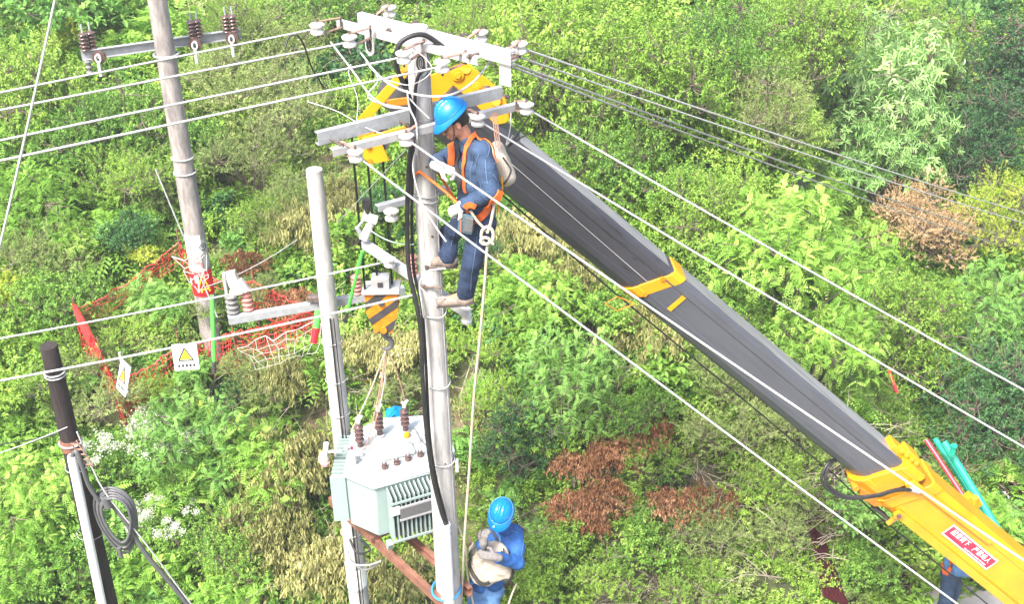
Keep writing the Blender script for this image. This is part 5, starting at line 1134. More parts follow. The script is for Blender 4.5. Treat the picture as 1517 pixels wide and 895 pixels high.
for x, y, u, v, lb_ in ((-.15, -.05, 544, 240, 'left hoist rope from boom head to hook block'), (-.035, .02, 556, 215, 'middle hoist rope from boom head to hook block'), (.10, .05, 583, 200, 'right hoist rope from boom head to hook block')):
    a = V(HX+x, HY+y, ztop+.02); t = P(u, v, HY+y); b = V(a.x, a.y, t.z+.25); mb = MB(); mb.tube([a, b], .011, 8); one(mb, 'hoist_rope', 'steel_rope', lb_, 'rope', group='hoist ropes of the crane')
hp0 = hk_c - V(0, 0, .06)
SL = [((562, 606), 'wire_white', .006, 'pale sling from the crane hook to the middle bushing'), ((541, 668), 'rusty_strap', .0065, 'brown sling from the crane hook to the left lid corner'), ((602, 600), 'rusty_strap', .006, 'brown sling from the crane hook towards the right bushing'), ((520, 640), 'rope_beige', .008, 'beige sling from the crane hook to the left fins'), ((547, 668), 'rusty_strap', .006, 'second brown sling strand beside the left bushing')]
for (uv, m_, r_, lb_) in SL:
    e = PZ(*uv, TZ+.02) if uv[1] > 630 else PZ(*uv, TZ+.33); mb = MB(); mid = hp0.lerp(e, .5) + V(.02, 0, 0)
    mb.tube(bez([hp0, mid, e], 6), r_, 6); one(mb, 'sling', m_, lb_, 'sling', group='lifting slings under the crane hook')

# ================================================================== hot sticks, net fence, signs, poles by the road
def stick(a, b, r, m, label, foot='hook_black', name='insulated_stick'):
    mb = MB(); mb.tube([a, b], r, 10, 0); d = (b-a).normalized(); t = thing(name, b, label, 'pole'); mb.build('rod', m, t)
    mb = MB(); mb.tube([b, b+d*.16], r*1.05, 10); mb.build('grip', foot, t)
stick(P(314, 438, 12.6), P(317, 535, 12.5), .024, 'stick_green', 'bright green insulated stick upright before the far pole')
stick(P(473, 450, 11.0), P(468, 486, 10.9), .035, 'stick_green', 'short green stick beside the short pole', 'sign_red')
stick(P(537, 372, 10.0), P(515, 462, 10.3), .016, 'stick_green', 'green stick slanting behind the cutout arm')
stick(P(1372, 652, 13.0), P(1470, 800, 11.9), .030, 'pole_red', 'red tube leaning behind the yellow boom', 'pole_red', 'red_tube')
stick(P(1398, 655, 12.6), P(1500, 820, 11.6), .048, 'pole_green', 'green steel tube leaning behind the yellow boom', 'pole_green', 'green_tube')
stick(P(1385, 650, 13.0), P(1475, 790, 12.2), .036, 'pole_green', 'darker green tube between the red and bright green tubes', 'pole_green', 'green_tube')
stick(P(1317, 550, 14.0), P(1323, 566, 13.95), .022, 'pole_red', 'short red post end sticking out of the bushes', 'pole_red', 'red_tube')
mb = MB(); c = P(1411, 672, 12.3); mb.tube([c, c+V(0, 0, .10)], .035, 12); mb.tube([c+V(0, 0, .1), c+V(0, 0, .12)], .045, 12)
one(mb, 'lamp_head', 'pole_green', 'small green cap on a bracket beside the green tube', 'cap')
mb = MB(); c = P(1440, 742, 11.9); mb.box(c, (.22, .12, .12), Matrix.Rotation(.7, 3, 'Y')); mb.tube([c+V(0, -.05, -.08), c+V(0, -.05, .1)], .05, 10); one(mb, 'clamp', 'crane_yellow', 'yellow clamp holding the green tube above the boom', 'clamp', bevel=.01)
def net(corners, nu_, nv_, m, name, parent, r=.006, jit=.02, sd_=1, slack=.06, drop=0.0):
    """a mesh net of thin strands between four corners (a,b along the top, c,d along the foot)"""
    rg_ = random.Random(sd_); a, b, c, d = corners; G = []
    for j in range(nv_+1):
        row = []
        for i in range(nu_+1):
            s, t = i/nu_, j/nv_; p = a.lerp(b, s).lerp(d.lerp(c, s), t); p = p + V(rg_.uniform(-jit, jit), rg_.uniform(-jit, jit)*2, rg_.uniform(-jit, jit) - slack*4*s*(1-s)*(1-.6*t)); row.append(p)
        G.append(row)
    mb = MB()
    for j in range(nv_+1):
        mb.tube(G[j], r*(2.2 if j == 0 else 1), 4, cap=False)
    for i in range(nu_+1): mb.tube([G[j][i] for j in range(nv_+1)], r, 4, cap=False)
    o = mb.build(name, m, parent, smooth=False); o['kind'] = 'stuff'; return o
def gp(u, v, h=0.0):
    p = hit(u, v, .35+h); return p
nf_ = thing('net_fence', gp(180, 590), 'red safety net fence round the far pole and work area', 'fence')
NP = [gp(112, 462, .8), gp(148, 520, .7), gp(180, 592, .3), gp(265, 512, .6), gp(345, 492, .6), gp(470, 455, .6)]
NB = [gp(265, 360, .7), gp(310, 408, .4), gp(375, 415, .7), gp(480, 462, .5)]
def foot(p, h): return V(p.x, p.y-.02, p.z-h)
for k, (a, b, nu_, h, m_) in enumerate(((NP[0], NP[1], 14, .62, 'net_red'), (NP[1], NP[2], 14, .55, 'net_red'), (NP[2]+V(0, 0, .3), NP[3], 20, .6, 'net_red'), (NP[3], NP[4], 20, .6, 'net_red'), (NP[4], NP[5], 26, .55, 'net_red'), (NP[0], NB[0], 18, .30, 'net_red'), (NB[0], NB[1], 10, .5, 'net_red'), (NB[1], NB[2], 12, .5, 'net_red'), (NB[2], NB[3], 22, .55, 'net_red'))):
    net([a, b, foot(b, h), foot(a, h)], nu_, 7, m_, 'net', nf_, sd_=k, r=.0035 if k == 5 else .005)
for p in NP + NB[:3]:
    mb = MB(); mb.tube([p + V(0, 0, .22), p, p - V(0, 0, .9)], .012, 6); mb.build('stake', 'rusty_steel', nf_)
net([P(352, 512, 13.2), P(480, 470, 12.4), P(468, 520, 12.2), P(380, 545, 12.9)], 9, 4, 'net_white', 'white_net', nf_, sd_=30, r=.003, jit=.03)
net([P(262, 375, 14.3), P(302, 372, 14.1), P(308, 415, 13.9), P(290, 430, 14.0)], 4, 4, 'net_white', 'white_net', nf_, sd_=31, r=.005, jit=.05)
mb = MB(); a, b = NP[0]+V(0, 0, .1), gp(184, 592, .3)
for i in range(9): o_ = V(.022*math.cos(i*1.7), 0, .03*math.sin(i*2.3)); mb.tube(bez([a + o_, a.lerp(b, .3)+o_*2.2+V(0, 0, -.08), a.lerp(b, .7)+o_*1.6+V(0, 0, -.08), b + o_], 5), .013, 5)
mb.build('rolled_net', 'net_red', nf_)
def sign(c, w_, h_, rot, tilt, label):
    t = thing('warning_sign', c, label, 'sign', 'white warning signs hung on the net'); Rm = Matrix.Rotation(rot, 3, 'Z') @ Matrix.Rotation(tilt, 3, 'X')
    mb = MB(); mb.box(c, (w_, .012, h_), Rm); mb.build('board', 'print_white', t, bevel=.003)
    mb = MB(); tp, bl, br_ = [c + Rm @ V(x, -.012, z) for x, z in ((0, h_*.36), (-w_*.30, -h_*.12), (w_*.30, -h_*.12))]
    mb.tube([tp, bl], .008, 5); mb.tube([bl, br_], .008, 5); mb.tube([br_, tp], .008, 5); mb.build('triangle', 'print_black', t)
    mb = MB(); k = .78; cc = (tp+bl+br_)/3; mb.prism([cc+(p-cc)*k + Rm @ V(0, .004, 0) for p in (tp, bl, br_)], Rm @ V(0, -.003, 0)); mb.build('yellow_field', 'print_yellow', t)
    mb = MB()
    for i in range(5): mb.box(c + Rm @ V(-w_*.3 + i*w_*.15, -.008, -h_*.32), (w_*.10, .004, h_*.10), Rm)
    mb.build('lettering', 'print_black' if tilt else 'wire_grey', t)
sign(P(275, 529, 13.2), .31, .36, .1, -.15, 'white warning sign with yellow triangle facing the camera on the net')
sign(P(183, 560, 12.8), .28, .40, -.9, -.35, 'white warning sign turned edgewise on the rolled net corner')
for k, (u, v, lb_) in enumerate(((200, 505, 'post top'),)):
    mb = MB(); p = P(177, 522, 13.1); mb.tube([p, p-V(0, 0, .6)], .018, 8); one(mb, 'net_stake', 'net_white', 'white-topped stake at the net corner', 'stake')
rf = thing('net_fence', P(1480, 745, 14.5), 'dark red net fence panel at the right edge behind the boom', 'fence')
net([P(1478, 700, 14.6), P(1560, 735, 14.2), P(1560, 800, 13.9), P(1458, 770, 14.2)], 9, 9, 'corrugated_red', 'net', rf, sd_=40, r=.014, jit=.05)
net([P(1475, 725, 14.4), P(1520, 745, 14.2), P(1510, 790, 13.9), P(1470, 765, 14.2)], 5, 5, 'net_white', 'white_net', rf, sd_=41, r=.006, jit=.06)
# dark red corrugated sheet leaning at the road edge
mb = MB(); a, b, c, d = P(1195, 770, 12.6), P(1222, 800, 12.5), P(1258, 900, 11.4), P(1218, 885, 11.6)
k = 18; vs = []
for j in range(2):
    for i in range(k+1):
        s = i/k; p = (a.lerp(b, s) if j == 0 else d.lerp(c, s)); vs.append(p + V(0, -.02*math.cos(i*math.pi), .012*math.cos(i*math.pi)))
mb.add(vs, [(i, i+1, k+2+i, k+1+i) for i in range(k)]); o = one(mb, 'corrugated_sheet', 'corrugated_red', 'dark red corrugated sheet leaning in the bushes lower right', 'metal sheet', smooth=False)
sm_ = o.modifiers.new('thickness', 'SOLIDIFY'); sm_.thickness = .01
# ================================================================== people: smooth surfaces grown from blended limbs
class Sdf:
    def __init__(s, k=.035): s.p, s.k, s.sub, s.wr, s.cut = [], k, [], 0.0, []
    def cap(s, a, b, ra, rb=None, k=None): s.p.append(('c', np.array(a, float), np.array(b, float), ra, ra if rb is None else rb, k or s.k)); return s
    def ell(s, c, r, rot=None, k=None): s.p.append(('e', np.array(c, float), np.array(r, float), np.eye(3) if rot is None else np.array(rot, float), 0, k or s.k)); return s
    def dist(s, q, P_):
        if q[0] == 'c':
            _, a, b, ra, rb, _k = q; ab = b - a; t = np.clip(((P_ - a) @ ab) / max(ab @ ab, 1e-9), 0, 1)
            return np.linalg.norm(P_ - (a + t[..., None]*ab), axis=-1) - (ra + (rb-ra)*t)
        _, c, r, rot, _z, _k = q; L = (P_ - c) @ rot; k0 = np.linalg.norm(L / r, axis=-1); k1 = np.linalg.norm(L / (r*r), axis=-1)
        return k0*(k0-1)/(k1+1e-9)
    def box(s, q):
        if q[0] == 'c': m = max(q[3], q[4]); return np.minimum(q[1], q[2]) - m, np.maximum(q[1], q[2]) + m
        m = max(q[2]); return q[1] - m, q[1] + m
    def eval(s, P_):
        d = np.full(P_.shape[:-1], 9.0)
        for q in s.p:
            e = s.dist(q, P_); k = q[5]; h = np.clip(.5 + .5*(d-e)/k, 0, 1); d = d + (e-d)*h - k*h*(1-h)
        for q in s.sub:
            e = -s.dist(q, P_); k = q[5]; h = np.clip(.5 - .5*(d-e)/k, 0, 1); d = d + (e-d)*h + k*h*(1-h)
        if s.wr: d = d + s.wr * folds(P_)
        for (pt, nv) in s.cut: d = np.maximum(d, (P_ - np.array(pt)) @ np.array(nv))
        return d
    def mesh(s, name, h, mats, parent, smooth=True):
        lo = np.min([s.box(q)[0] for q in s.p], 0) - 4*h; hi = np.max([s.box(q)[1] for q in s.p], 0) + 4*h
        n = np.ceil((hi-lo)/h).astype(int) + 1; F = np.full(n, 1.0, np.float32)
        ax_ = [lo[i] + h*np.arange(n[i]) for i in range(3)]
        mask = np.zeros(n, bool)
        for q in s.p:
            a, b = s.box(q); i0 = np.maximum(((a - lo)/h - 5).astype(int), 0); i1 = np.minimum(((b - lo)/h + 6).astype(int), n); mask[i0[0]:i1[0], i0[1]:i1[1], i0[2]:i1[2]] = True
        ii = np.nonzero(mask); pts = np.stack([ax_[k][ii[k]] for k in range(3)], -1)
        out = np.empty(len(pts), np.float32)
        for c in range(0, len(pts), 400000): out[c:c+400000] = s.eval(pts[c:c+400000])
        F[ii] = out
        v, f = surf_net(F, lo, h)
        v = v - np.array(root_loc(parent))
        me = np_mesh(name, v, f, mats, smooth=smooth)
        return link_mesh(name, me, parent)
def folds(P_):
    x, y, z = P_[..., 0], P_[..., 1], P_[..., 2]
    w1 = np.sin(x*21 + 1.7*np.sin(z*13 + y*9)) * np.sin(z*33 + 1.5*np.sin(x*17 - y*11))
    w2 = np.sin((x+z)*46 + 2*np.sin(y*23 + x*11)) * np.sin((z-x)*29 + y*19)
    w3 = 1 - 2*np.abs(np.sin(z*15 + x*9 + 3.2*np.sin(x*7 + y*6 + z*4 + 1)))
    return .45*w1 + .35*w2 + .65*w3*np.clip(.6 + np.sin(z*5 + x*7), 0, 1)
def surf_net(F, lo, h):
    neg = F < 0; n = F.shape; c = [(i, j, k) for i in (0, 1) for j in (0, 1) for k in (0, 1)]
    sl = lambda o: tuple(slice(o[a], n[a]-1+o[a]) for a in range(3))
    s = sum(neg[sl(o)].astype(np.int8) for o in c); act = (s > 0) & (s < 8); I = np.nonzero(act); m = len(I[0])
    idm = np.full(act.shape, -1, np.int64); idm[I] = np.arange(m)
    acc = np.zeros((m, 3)); cnt = np.zeros(m)
    for a in range(8):
        for b in range(a+1, 8):
            d = [c[b][q]-c[a][q] for q in range(3)]
            if sum(abs(x) for x in d) != 1: continue
            fa = F[I[0]+c[a][0], I[1]+c[a][1], I[2]+c[a][2]]; fb = F[I[0]+c[b][0], I[1]+c[b][1], I[2]+c[b][2]]
            x = (fa < 0) != (fb < 0); t = np.where(x, fa/np.where(x, fa-fb, 1), 0)
            acc += np.where(x[:, None], np.array(c[a]) + t[:, None]*np.array(d), 0); cnt += x
    v = lo + h*(np.stack(I, 1) + acc/np.maximum(cnt, 1)[:, None])
    fs = []
    for ax_ in range(3):
        o = [0, 0, 0]; o[ax_] = 1; b, c2 = [(1, 2), (2, 0), (0, 1)][ax_]
        A = neg[tuple(slice(0, n[q]-o[q]) for q in range(3))]; B = neg[tuple(slice(o[q], n[q]) for q in range(3))]
        J = np.nonzero(A != B); J = [np.array(j) for j in J]; ok = (J[b] > 0) & (J[c2] > 0) & (J[b] < n[b]-1) & (J[c2] < n[c2]-1) & (J[ax_] < n[ax_]-1)
        J = [j[ok] for j in J]; fl = A[tuple(J)]
        def g(db, dc): q = [j.copy() for j in J]; q[b] -= db; q[c2] -= dc; return idm[tuple(q)]
        Q = np.stack([g(1, 1), g(0, 1), g(0, 0), g(1, 0)], 1); Q[~fl] = Q[~fl][:, ::-1]; fs.append(Q)
    f = np.concatenate(fs); f = f[(f >= 0).all(1)]
    return v, f
def frame(fw, up):
    f = Vector(fw).normalized(); r = f.cross(Vector(up)).normalized(); u = r.cross(f); return r, f, u
def L2W(o, fr, x, y, z): return Vector(o) + fr[0]*x + fr[1]*y + fr[2]*z
def rotm(fr): return np.array([[fr[j][i] for j in range(3)] for i in range(3)])
def hand(wrist, dirv, palm, curl, s=1.0, thumb=1, spread=.018):
    """palm and five bent fingers; palm = the way the palm faces; curl in radians per joint"""
    f = Vector(dirv).normalized(); n = Vector(palm).normalized(); n = (n - f*n.dot(f)).normalized(); r = f.cross(n)
    S_ = Sdf(k=.008*s); w = Vector(wrist)
    S_.cap(w - f*.035*s, w + f*.02*s, .032*s, .034*s, .02)
    for i in (-1.2, -.4, .4, 1.2): S_.cap(w + f*.02*s + r*i*.012*s, w + f*.088*s + r*i*spread*s, .019*s, .0155*s, .014)
    for i, (l, x) in enumerate(((.062, -1.25), (.078, -.42), (.072, .42), (.056, 1.25))):
        p = w + f*.088*s + r*x*spread*s*.95; d = f.copy()
        for j, seg in enumerate((.45, .32, .27)):
            a = curl*(.8 + .12*i + .25*j); d = (d*math.cos(a) + n*math.sin(a)).normalized() if j == 0 else (d*math.cos(a) + (n*math.cos(curl*j) - f*math.sin(curl*j)).normalized()*math.sin(a)).normalized()
            q = p + d*l*seg*s + r*x*.002; S_.cap(p, q, (.0125-.0012*j)*s, (.0118-.0012*j)*s, .006); p = q
    tb = w + f*.028*s + r*(-thumb)*(-1)*.030*s; t1 = tb + (f*.55 + r*thumb*.75 + n*.45).normalized()*.040*s; t2 = t1 + (f*.85 + r*thumb*.1 + n*.6).normalized()*.032*s
    S_.cap(tb, t1, .018*s, .014*s, .012); S_.cap(t1, t2, .0135*s, .011*s, .006)
    return S_
def helmet(o, fr, parent, s=1.0):
    S_ = Sdf(k=.012); R3 = rotm(fr); c = L2W(o, fr, 0, 0, .0)
    S_.ell(c, (.118*s, .138*s, .128*s), R3)
    for y in (-.6, 0, .6): pass
    pts = [L2W(c, fr, 0, .118*s*math.sin(a), .128*s*math.cos(a)) for a in [R(-50+i*14) for i in range(8)]]
    for a, b in zip(pts, pts[1:]): S_.cap(a, b, .011*s, .011*s, .010)
    for sx in (-1, 1):
        pts = [L2W(c, fr, sx*(.030 + .012*i/6)*s, (.122*math.sin(a))*s, (.120*math.cos(a))*s) for i, a in enumerate([R(-45+i*14) for i in range(7)])]
        for a, b in zip(pts, pts[1:]): S_.cap(a, b, .007*s, .007*s, .010)
    inner = Sdf(); inner.ell(c, (.108*s, .128*s, .118*s), R3, .004); S_.sub = inner.p
    S_.cut = [(np.array(c) , -np.array(fr[2]))]
    o1 = S_.mesh('helmet', .0055, ['helmet_blue'], parent)
    # rim and brim: a curved flange that runs out to a visor in front
    mb = MB(); n = 48; ring = []
    for i in range(n):
        a = 2*math.pi*i/n; fx = max(0, math.cos(a)); e = .012 + .052*fx**2.2
        rx, ry = math.sin(a), math.cos(a)
        for (k, dz) in ((.0, .006), (e, -.010 - .016*fx**2), (e, -.016 - .018*fx**2), (-.010, -.002)):
            ring.append(L2W(c, fr, rx*(.118*s+k), ry*(.138*s+k), dz + (.012 if k == 0 else 0)))
    mb.add(ring, [(i*4+j, ((i+1) % n)*4+j, ((i+1) % n)*4+(j+1) % 4, i*4+(j+1) % 4) for i in range(n) for j in range(4)])
    mb.build('brim', 'helmet_blue', o1, sharp=70)
    mb = MB(); mb.tube([L2W(c, fr, math.sin(a)*.1195*s, math.cos(a)*.1395*s, .022) for a in [2*math.pi*i/40 for i in range(41)]], .004, 6); mb.build('rim_band', 'helmet_blue', o1, sharp=80)
    return o1
def ribbon(S_, uv, w_, mname, name, parent, lift=.006, th=.004, Y0=None, front=True):
    """a strap laid on the clothing along photograph points"""
    P3 = []
    for q in uv:
        d = ray(q[0], q[1]); t0 = ((Y0 or 8.0)-.5)/d.y; T = t0 + np.arange(0, 1.6, .004)/1.0
        pts = np.array(CAMPOS) + np.outer(T, np.array(d)); e = S_.eval(pts); k = np.nonzero(e < lift)[0]
        i = k[0] if len(k) else int(np.argmin(e)); P3.append(Vector(pts[i]))
    P3 = bez(P3, 5) if len(P3) > 2 else P3; vs = []; n = len(P3)
    for i, p in enumerate(P3):
        e = .004; g = np.array([S_.eval(np.array([[p.x+e, p.y, p.z], [p.x-e, p.y, p.z], [p.x, p.y+e, p.z], [p.x, p.y-e, p.z], [p.x, p.y, p.z+e], [p.x, p.y, p.z-e]]))]).ravel()
        nv = Vector((g[0]-g[1], g[2]-g[3], g[4]-g[5])).normalized(); t = (P3[min(i+1, n-1)] - P3[max(i-1, 0)]).normalized(); sd_ = t.cross(nv).normalized(); dd = float(S_.eval(np.array([[p.x, p.y, p.z]]))[0]); p = p - nv*(dd - lift)
        vs += [p - sd_*w_/2, p + sd_*w_/2, p + sd_*w_/2 + nv*th, p - sd_*w_/2 + nv*th]
    mb = MB(); mb.add(vs, [(i*4+j, i*4+4+j, i*4+4+(j+1) % 4, i*4+(j+1) % 4) for i in range(n-1) for j in range(4)] + [(0, 1, 2, 3), (4*n-4, 4*n-1, 4*n-2, 4*n-3)])
    return mb.build(name, mname, parent, sharp=60)
def person(label, J, jm, tm, gm, bm_, fat=1.0, glove=True, res=.011):
    base = V(J['pelvis'].x, J['pelvis'].y, min(J['an'][0].z, J['an'][1].z) - .08)
    t = thing('person', base, label, 'person')
    sh, el, wr, hip, kn, an, toe = (J[k] for k in ('sh', 'el', 'wr', 'hip', 'kn', 'an', 'toe'))
    ch, pe, nk, hd = J['chest'], J['pelvis'], J['neck'], J['head']; fr = frame(J['face'], J['crown'])
    across = (sh[0]-sh[1]).normalized(); bodyf = J.get('front', Vector(J['face']))
    # body with head, face, neck, limbs: one surface
    B = Sdf(k=.03); o = lambda x, y, z: L2W(hd, fr, x, y, z); R3 = rotm(fr)
    B.cap(ch + across*.08, pe + across*.06, .095, .09); B.cap(ch - across*.08, pe - across*.06, .095, .09); B.cap(sh[0], sh[1], .055)
    for i in (0, 1):
        B.cap(sh[i], el[i], .047, .038); B.cap(el[i], wr[i], .038, .026, .02); B.cap(hip[i], kn[i], .075, .052); B.cap(kn[i], an[i], .05, .036); B.cap(an[i], toe[i], .036, .028)
    B.cap(nk, o(0, -.02, -.05), .058, .054, .03)
    B.ell(o(0, -.01, .03), (.076, .094, .100), R3, .02); B.ell(o(0, .025, -.045), (.056, .064, .062), R3, .025); B.ell(o(0, .070, -.098), (.020, .018, .018), R3, .02)
    for s_ in (-1, 1):
        B.ell(o(s_*.040, .062, -.030), (.022, .020, .026), R3, .02); B.ell(o(s_*.078, -.008, -.012), (.010, .021, .032), R3, .006); B.cap(o(s_*.036, .080, .032), o(s_*.012, .090, .030), .010, .010, .012)
        B.sub.append(('e', np.array(o(s_*.031, .098, .008)), np.array((.016, .012, .010)), R3, 0, .010))
        B.ell(o(s_*.011, .103, -.040), (.009, .010, .008), R3, .006)
    B.cap(o(0, .092, .018), o(0, .112, -.034), .008, .012, .012); B.cap(o(-.018, .094, -.066), o(.018, .094, -.066), .008, .008, .008); B.cap(o(-.013, .093, -.079), o(.013, .093, -.079), .009, .009, .008)
    B.sub.append(('c', np.array(o(-.022, .106, -.0725)), np.array(o(.022, .106, -.0725)), .004, .004, .004))
    body = B.mesh('body', .0075, ['skin'], t)
    for s_ in (-1, 1):
        mb = MB(); c = o(s_*.031, .084, .006); mb.lathe(c - fr[1]*.011, [(.002, 0), (.008, .003), (.011, .011), (.008, .019), (.002, .022)], fr[1], 12, 0); mb.lathe(c + fr[1]*.0085, [(.0055, 0), (.0055, .003), (.002, .0045)], fr[1], 10, 1); mb.build('eye', ['print_white', 'hair_black'], t)
        mb = MB(); mb.tube([o(s_*.014, .097, .034), o(s_*.030, .093, .039), o(s_*.046, .082, .034)], .0045, 6); mb.build('eyebrow', 'hair_black', t)
    H_ = Sdf(k=.02); H_.ell(o(0, -.022, .028), (.082, .092, .098), R3); H_.cap(o(0, -.09, -.01), o(0, -.075, -.055), .03, .022); H_.cut = [(np.array(o(0, .045, 0)), np.array(fr[1])), (np.array(o(0, 0, -.055)), -np.array(fr[2])), (np.array(o(0, .02, -.0)), np.array((fr[1]*.8 - fr[2]*.6)))]
    H_.mesh('hair', .009, ['hair_black'], t)
    helmet(o(0, -.010, .074), (fr[0], (fr[1]*.96 - fr[2]*J.get('cap', .2)).normalized(), (fr[2]*.96 + fr[1]*J.get('cap', .2)).normalized()), t, .95)
    mb = MB()
    for s_ in (-1, 1): mb.tube([o(s_*.085, .02, .055), o(s_*.076, .035, -.02), o(s_*.055, .055, -.075), o(0, .075, -.118)], .004, 6)
    mb.build('chin_strap', 'webbing_dark', t)
    # jacket
    K = Sdf(k=.04); w_ = .112*fat
    K.cap(ch + across*.085, pe + across*.065, w_, .118*fat); K.cap(ch - across*.085, pe - across*.065, w_, .118*fat); K.cap(sh[0] - across*.015, sh[1] + across*.015, .072)
    for i in (0, 1):
        m_ = sh[i].lerp(el[i], .5); K.cap(sh[i], m_, .074, .070, .03); K.cap(m_, el[i], .070, .064, .03); K.cap(el[i], wr[i].lerp(el[i], .10), .064, .050, .03)
    K.cap(nk - (nk-ch).normalized()*.03, nk + (hd-nk)*.22, .078, .070, .02); K.sub.append(('c', np.array(nk + (hd-nk)*.14), np.array(nk + (hd-nk)*.7), .056, .080, .010))
    K.wr = .0085
    dn = (pe-ch).normalized(); K.cut = [(np.array(pe + dn*.10), np.array(dn))]
    jk = K.mesh('jacket', res, [jm], t)
    Tt = Sdf(k=.045); Tt.cap(hip[0], hip[1], .112*fat, .112*fat); Tt.cap(pe.lerp(ch, .15), pe, .10, .11)
    for i in (0, 1):
        Tt.cap(hip[i], kn[i], .100*fat, .078, .03); Tt.cap(kn[i], an[i].lerp(kn[i], .06), .078, .072, .03)
    Tt.wr = .0085; tj = Tt.mesh('trousers', res, [tm], t)
    for i in (0, 1):
        G = Sdf(k=.02); ft = (toe[i]-an[i]); ft = ft - V(0, 0, ft.z*.0); h0 = an[i] - V(0, 0, .045); tt = toe[i]
        G.cap(an[i] + (kn[i]-an[i]).normalized()*.05, an[i] - V(0, 0, .02), .050, .052); G.cap(h0 - ft.normalized()*.045, h0, .042, .044); G.cap(h0, tt, .048, .042); G.ell(tt - ft.normalized()*.01, (.048, .048, .036)); G.wr = .002
        bt = G.mesh('boot', .009, [bm_], t)
        fd_ = (tt-h0).normalized(); sd2 = fd_.cross(V(0, 0, 1)).normalized(); dn2 = fd_.cross(sd2); dn2 = dn2 if dn2.z < 0 else -dn2; zs = dn2*.040; oL = []
        for q in range(20):
            a = 2*math.pi*q/20; x = math.cos(a); oL.append(h0 + zs + fd_*(-.085 + (.5+.5*x)*((tt-h0).length + .135)) + sd2*math.sin(a)*(.048 - .006*x))
        mb = MB(); mb.prism(oL, -dn2*.022); mb.build('sole', 'boot_sole', bt)
        mb = MB()
        for q in range(4): c_ = h0.lerp(tt, .15 + .13*q) + V(0, 0, .050 - .004*q); mb.tube([c_ - sd2*.022, c_ + V(0, 0, .006), c_ + sd2*.022], .004, 5)
        mb.build('lace', 'webbing_dark', bt)
    out = dict(t=t, K=K, T=Tt, jk=jk)
    if glove:
        for i in (0, 1):
            hd_ = J['hand'][i]; S_ = hand(wr[i], hd_[0], hd_[1], hd_[2], 1.12, hd_[3])
            if len(hd_) > 4: S_.cap(wr[i] + (el[i]-wr[i]).normalized()*.035, wr[i] - (el[i]-wr[i]).normalized()*.01, .042, .036, .02)
            S_.mesh('glove', .0055, [gm], t)
    return out

# ---- worker on the main pole
Y = 8.60
J1 = dict(pelvis=P(707, 315, 8.62), chest=P(702, 243, 8.61), neck=P(693, 208, 8.60), head=P(673, 181, 8.55), face=V(-.86, -.28, -.40), crown=V(-.30, -.02, .95),
          sh=[P(714, 224, 8.43), P(683, 224, 8.79)], el=[P(729, 284, 8.34), P(650, 240, 8.72)], wr=[P(686, 304, 8.38), P(651, 247, 8.42)],
          hip=[P(713, 328, 8.53), P(697, 326, 8.71)], kn=[P(700, 386, 8.45), P(666, 346, 8.96)], an=[P(688, 437, 8.52), P(664, 381, 8.82)], toe=[P(655, 447, 8.62), P(645, 388, 8.80)],
          hand=[(V(-.9, .15, -.55), V(.3, .6, -.6), .55, 1, 1), (V(.9, -.15, -.30), V(.1, .3, -.9), .75, -1, 1)])
w1 = person('worker in blue denim and blue helmet climbing the main pole with orange harness', J1, 'denim', 'denim_dark', 'glove_white', 'boot_tan', fat=1.03)
K1, T1, t1 = w1['K'], w1['T'], w1['t']
def rb1(uv, w_, m, nm, S_=None, lift=.007, th=.006): return ribbon(S_ or K1, uv, w_, m, nm, t1, lift, th, Y0=8.5)
rb1([(719, 203), (708, 197), (698, 203), (691, 218), (688, 240), (687, 262), (690, 285)], .034, 'harness_orange', 'harness_strap', lift=.010)
rb1([(668, 212), (669, 228), (668, 244)], .052, 'harness_orange', 'harness_panel', lift=.010)
rb1([(709, 197), (722, 203), (730, 218), (737, 238)], .034, 'harness_orange', 'harness_strap', lift=.010)
rb1([(682, 200), (678, 216), (677, 238), (680, 262), (681, 280)], .040, 'webbing_dark', 'front_placket', lift=.006, th=.004)
rb1([(741, 283), (731, 298), (720, 312), (708, 324), (700, 332)], .058, 'harness_orange', 'waist_belt', lift=.014, th=.012)
rb1([(704, 306), (696, 303), (688, 308)], .040, 'harness_orange', 'waist_belt', lift=.012, th=.010)
for uv in ([(700, 206), (712, 203), (724, 214), (722, 232)], [(710, 226), (706, 250), (712, 275), (722, 296)], [(719, 236), (720, 255), (722, 272)], [(700, 228), (697, 250), (698, 274)], [(697, 241), (703, 241), (706, 250)], [(725, 255), (733, 262), (738, 270)]):
    rb1(uv, .005, 'denim_light', 'seam', lift=.002, th=.002)
for uv in ([(708, 340), (704, 370), (700, 400), (697, 430)], [(676, 338), (672, 352), (668, 366)], [(672, 447), (684, 449), (693, 446)]): rb1(uv, .004, 'denim_light', 'seam', T1, .002, .002)
# belt pouch, back bag
mb = MB(); c = P(691, 330, 8.37); Rz = Matrix.Rotation(-.25, 3, 'Z') @ Matrix.Rotation(.12, 3, 'Y'); mb.box(c, (.115, .06, .155), Rz); mb.box(c + V(.02, -.035, .0), (.065, .02, .12), Rz, 1); mb.beam(c + V(-.045, -.04, -.06), c + V(-.04, -.04, .05), .010, .006, m=2)
mb.build('tool_pouch', ['pouch_grey', 'cable_grey', 'harness_orange'], t1, bevel=.010)
G = Sdf(k=.03); a, b = P(733, 222, 8.70), P(750, 262, 8.66); G.cap(a, b, .055, .075); G.cap(a + V(.02, .06, .0), b + V(.0, .08, .0), .05, .07); G.wr = .006; bg1 = G.mesh('tool_bag', .012, ['canvas_cream'], t1)
mb = MB(); pts = [P(u, v, 8.56) for u, v in ((745, 233), (752, 243), (757, 252), (752, 265), (744, 274), (738, 270))]; mb.tube(bez(pts, 4), .008, 6); mb.build('bag_rim', 'webbing_dark', bg1)
mb = MB()
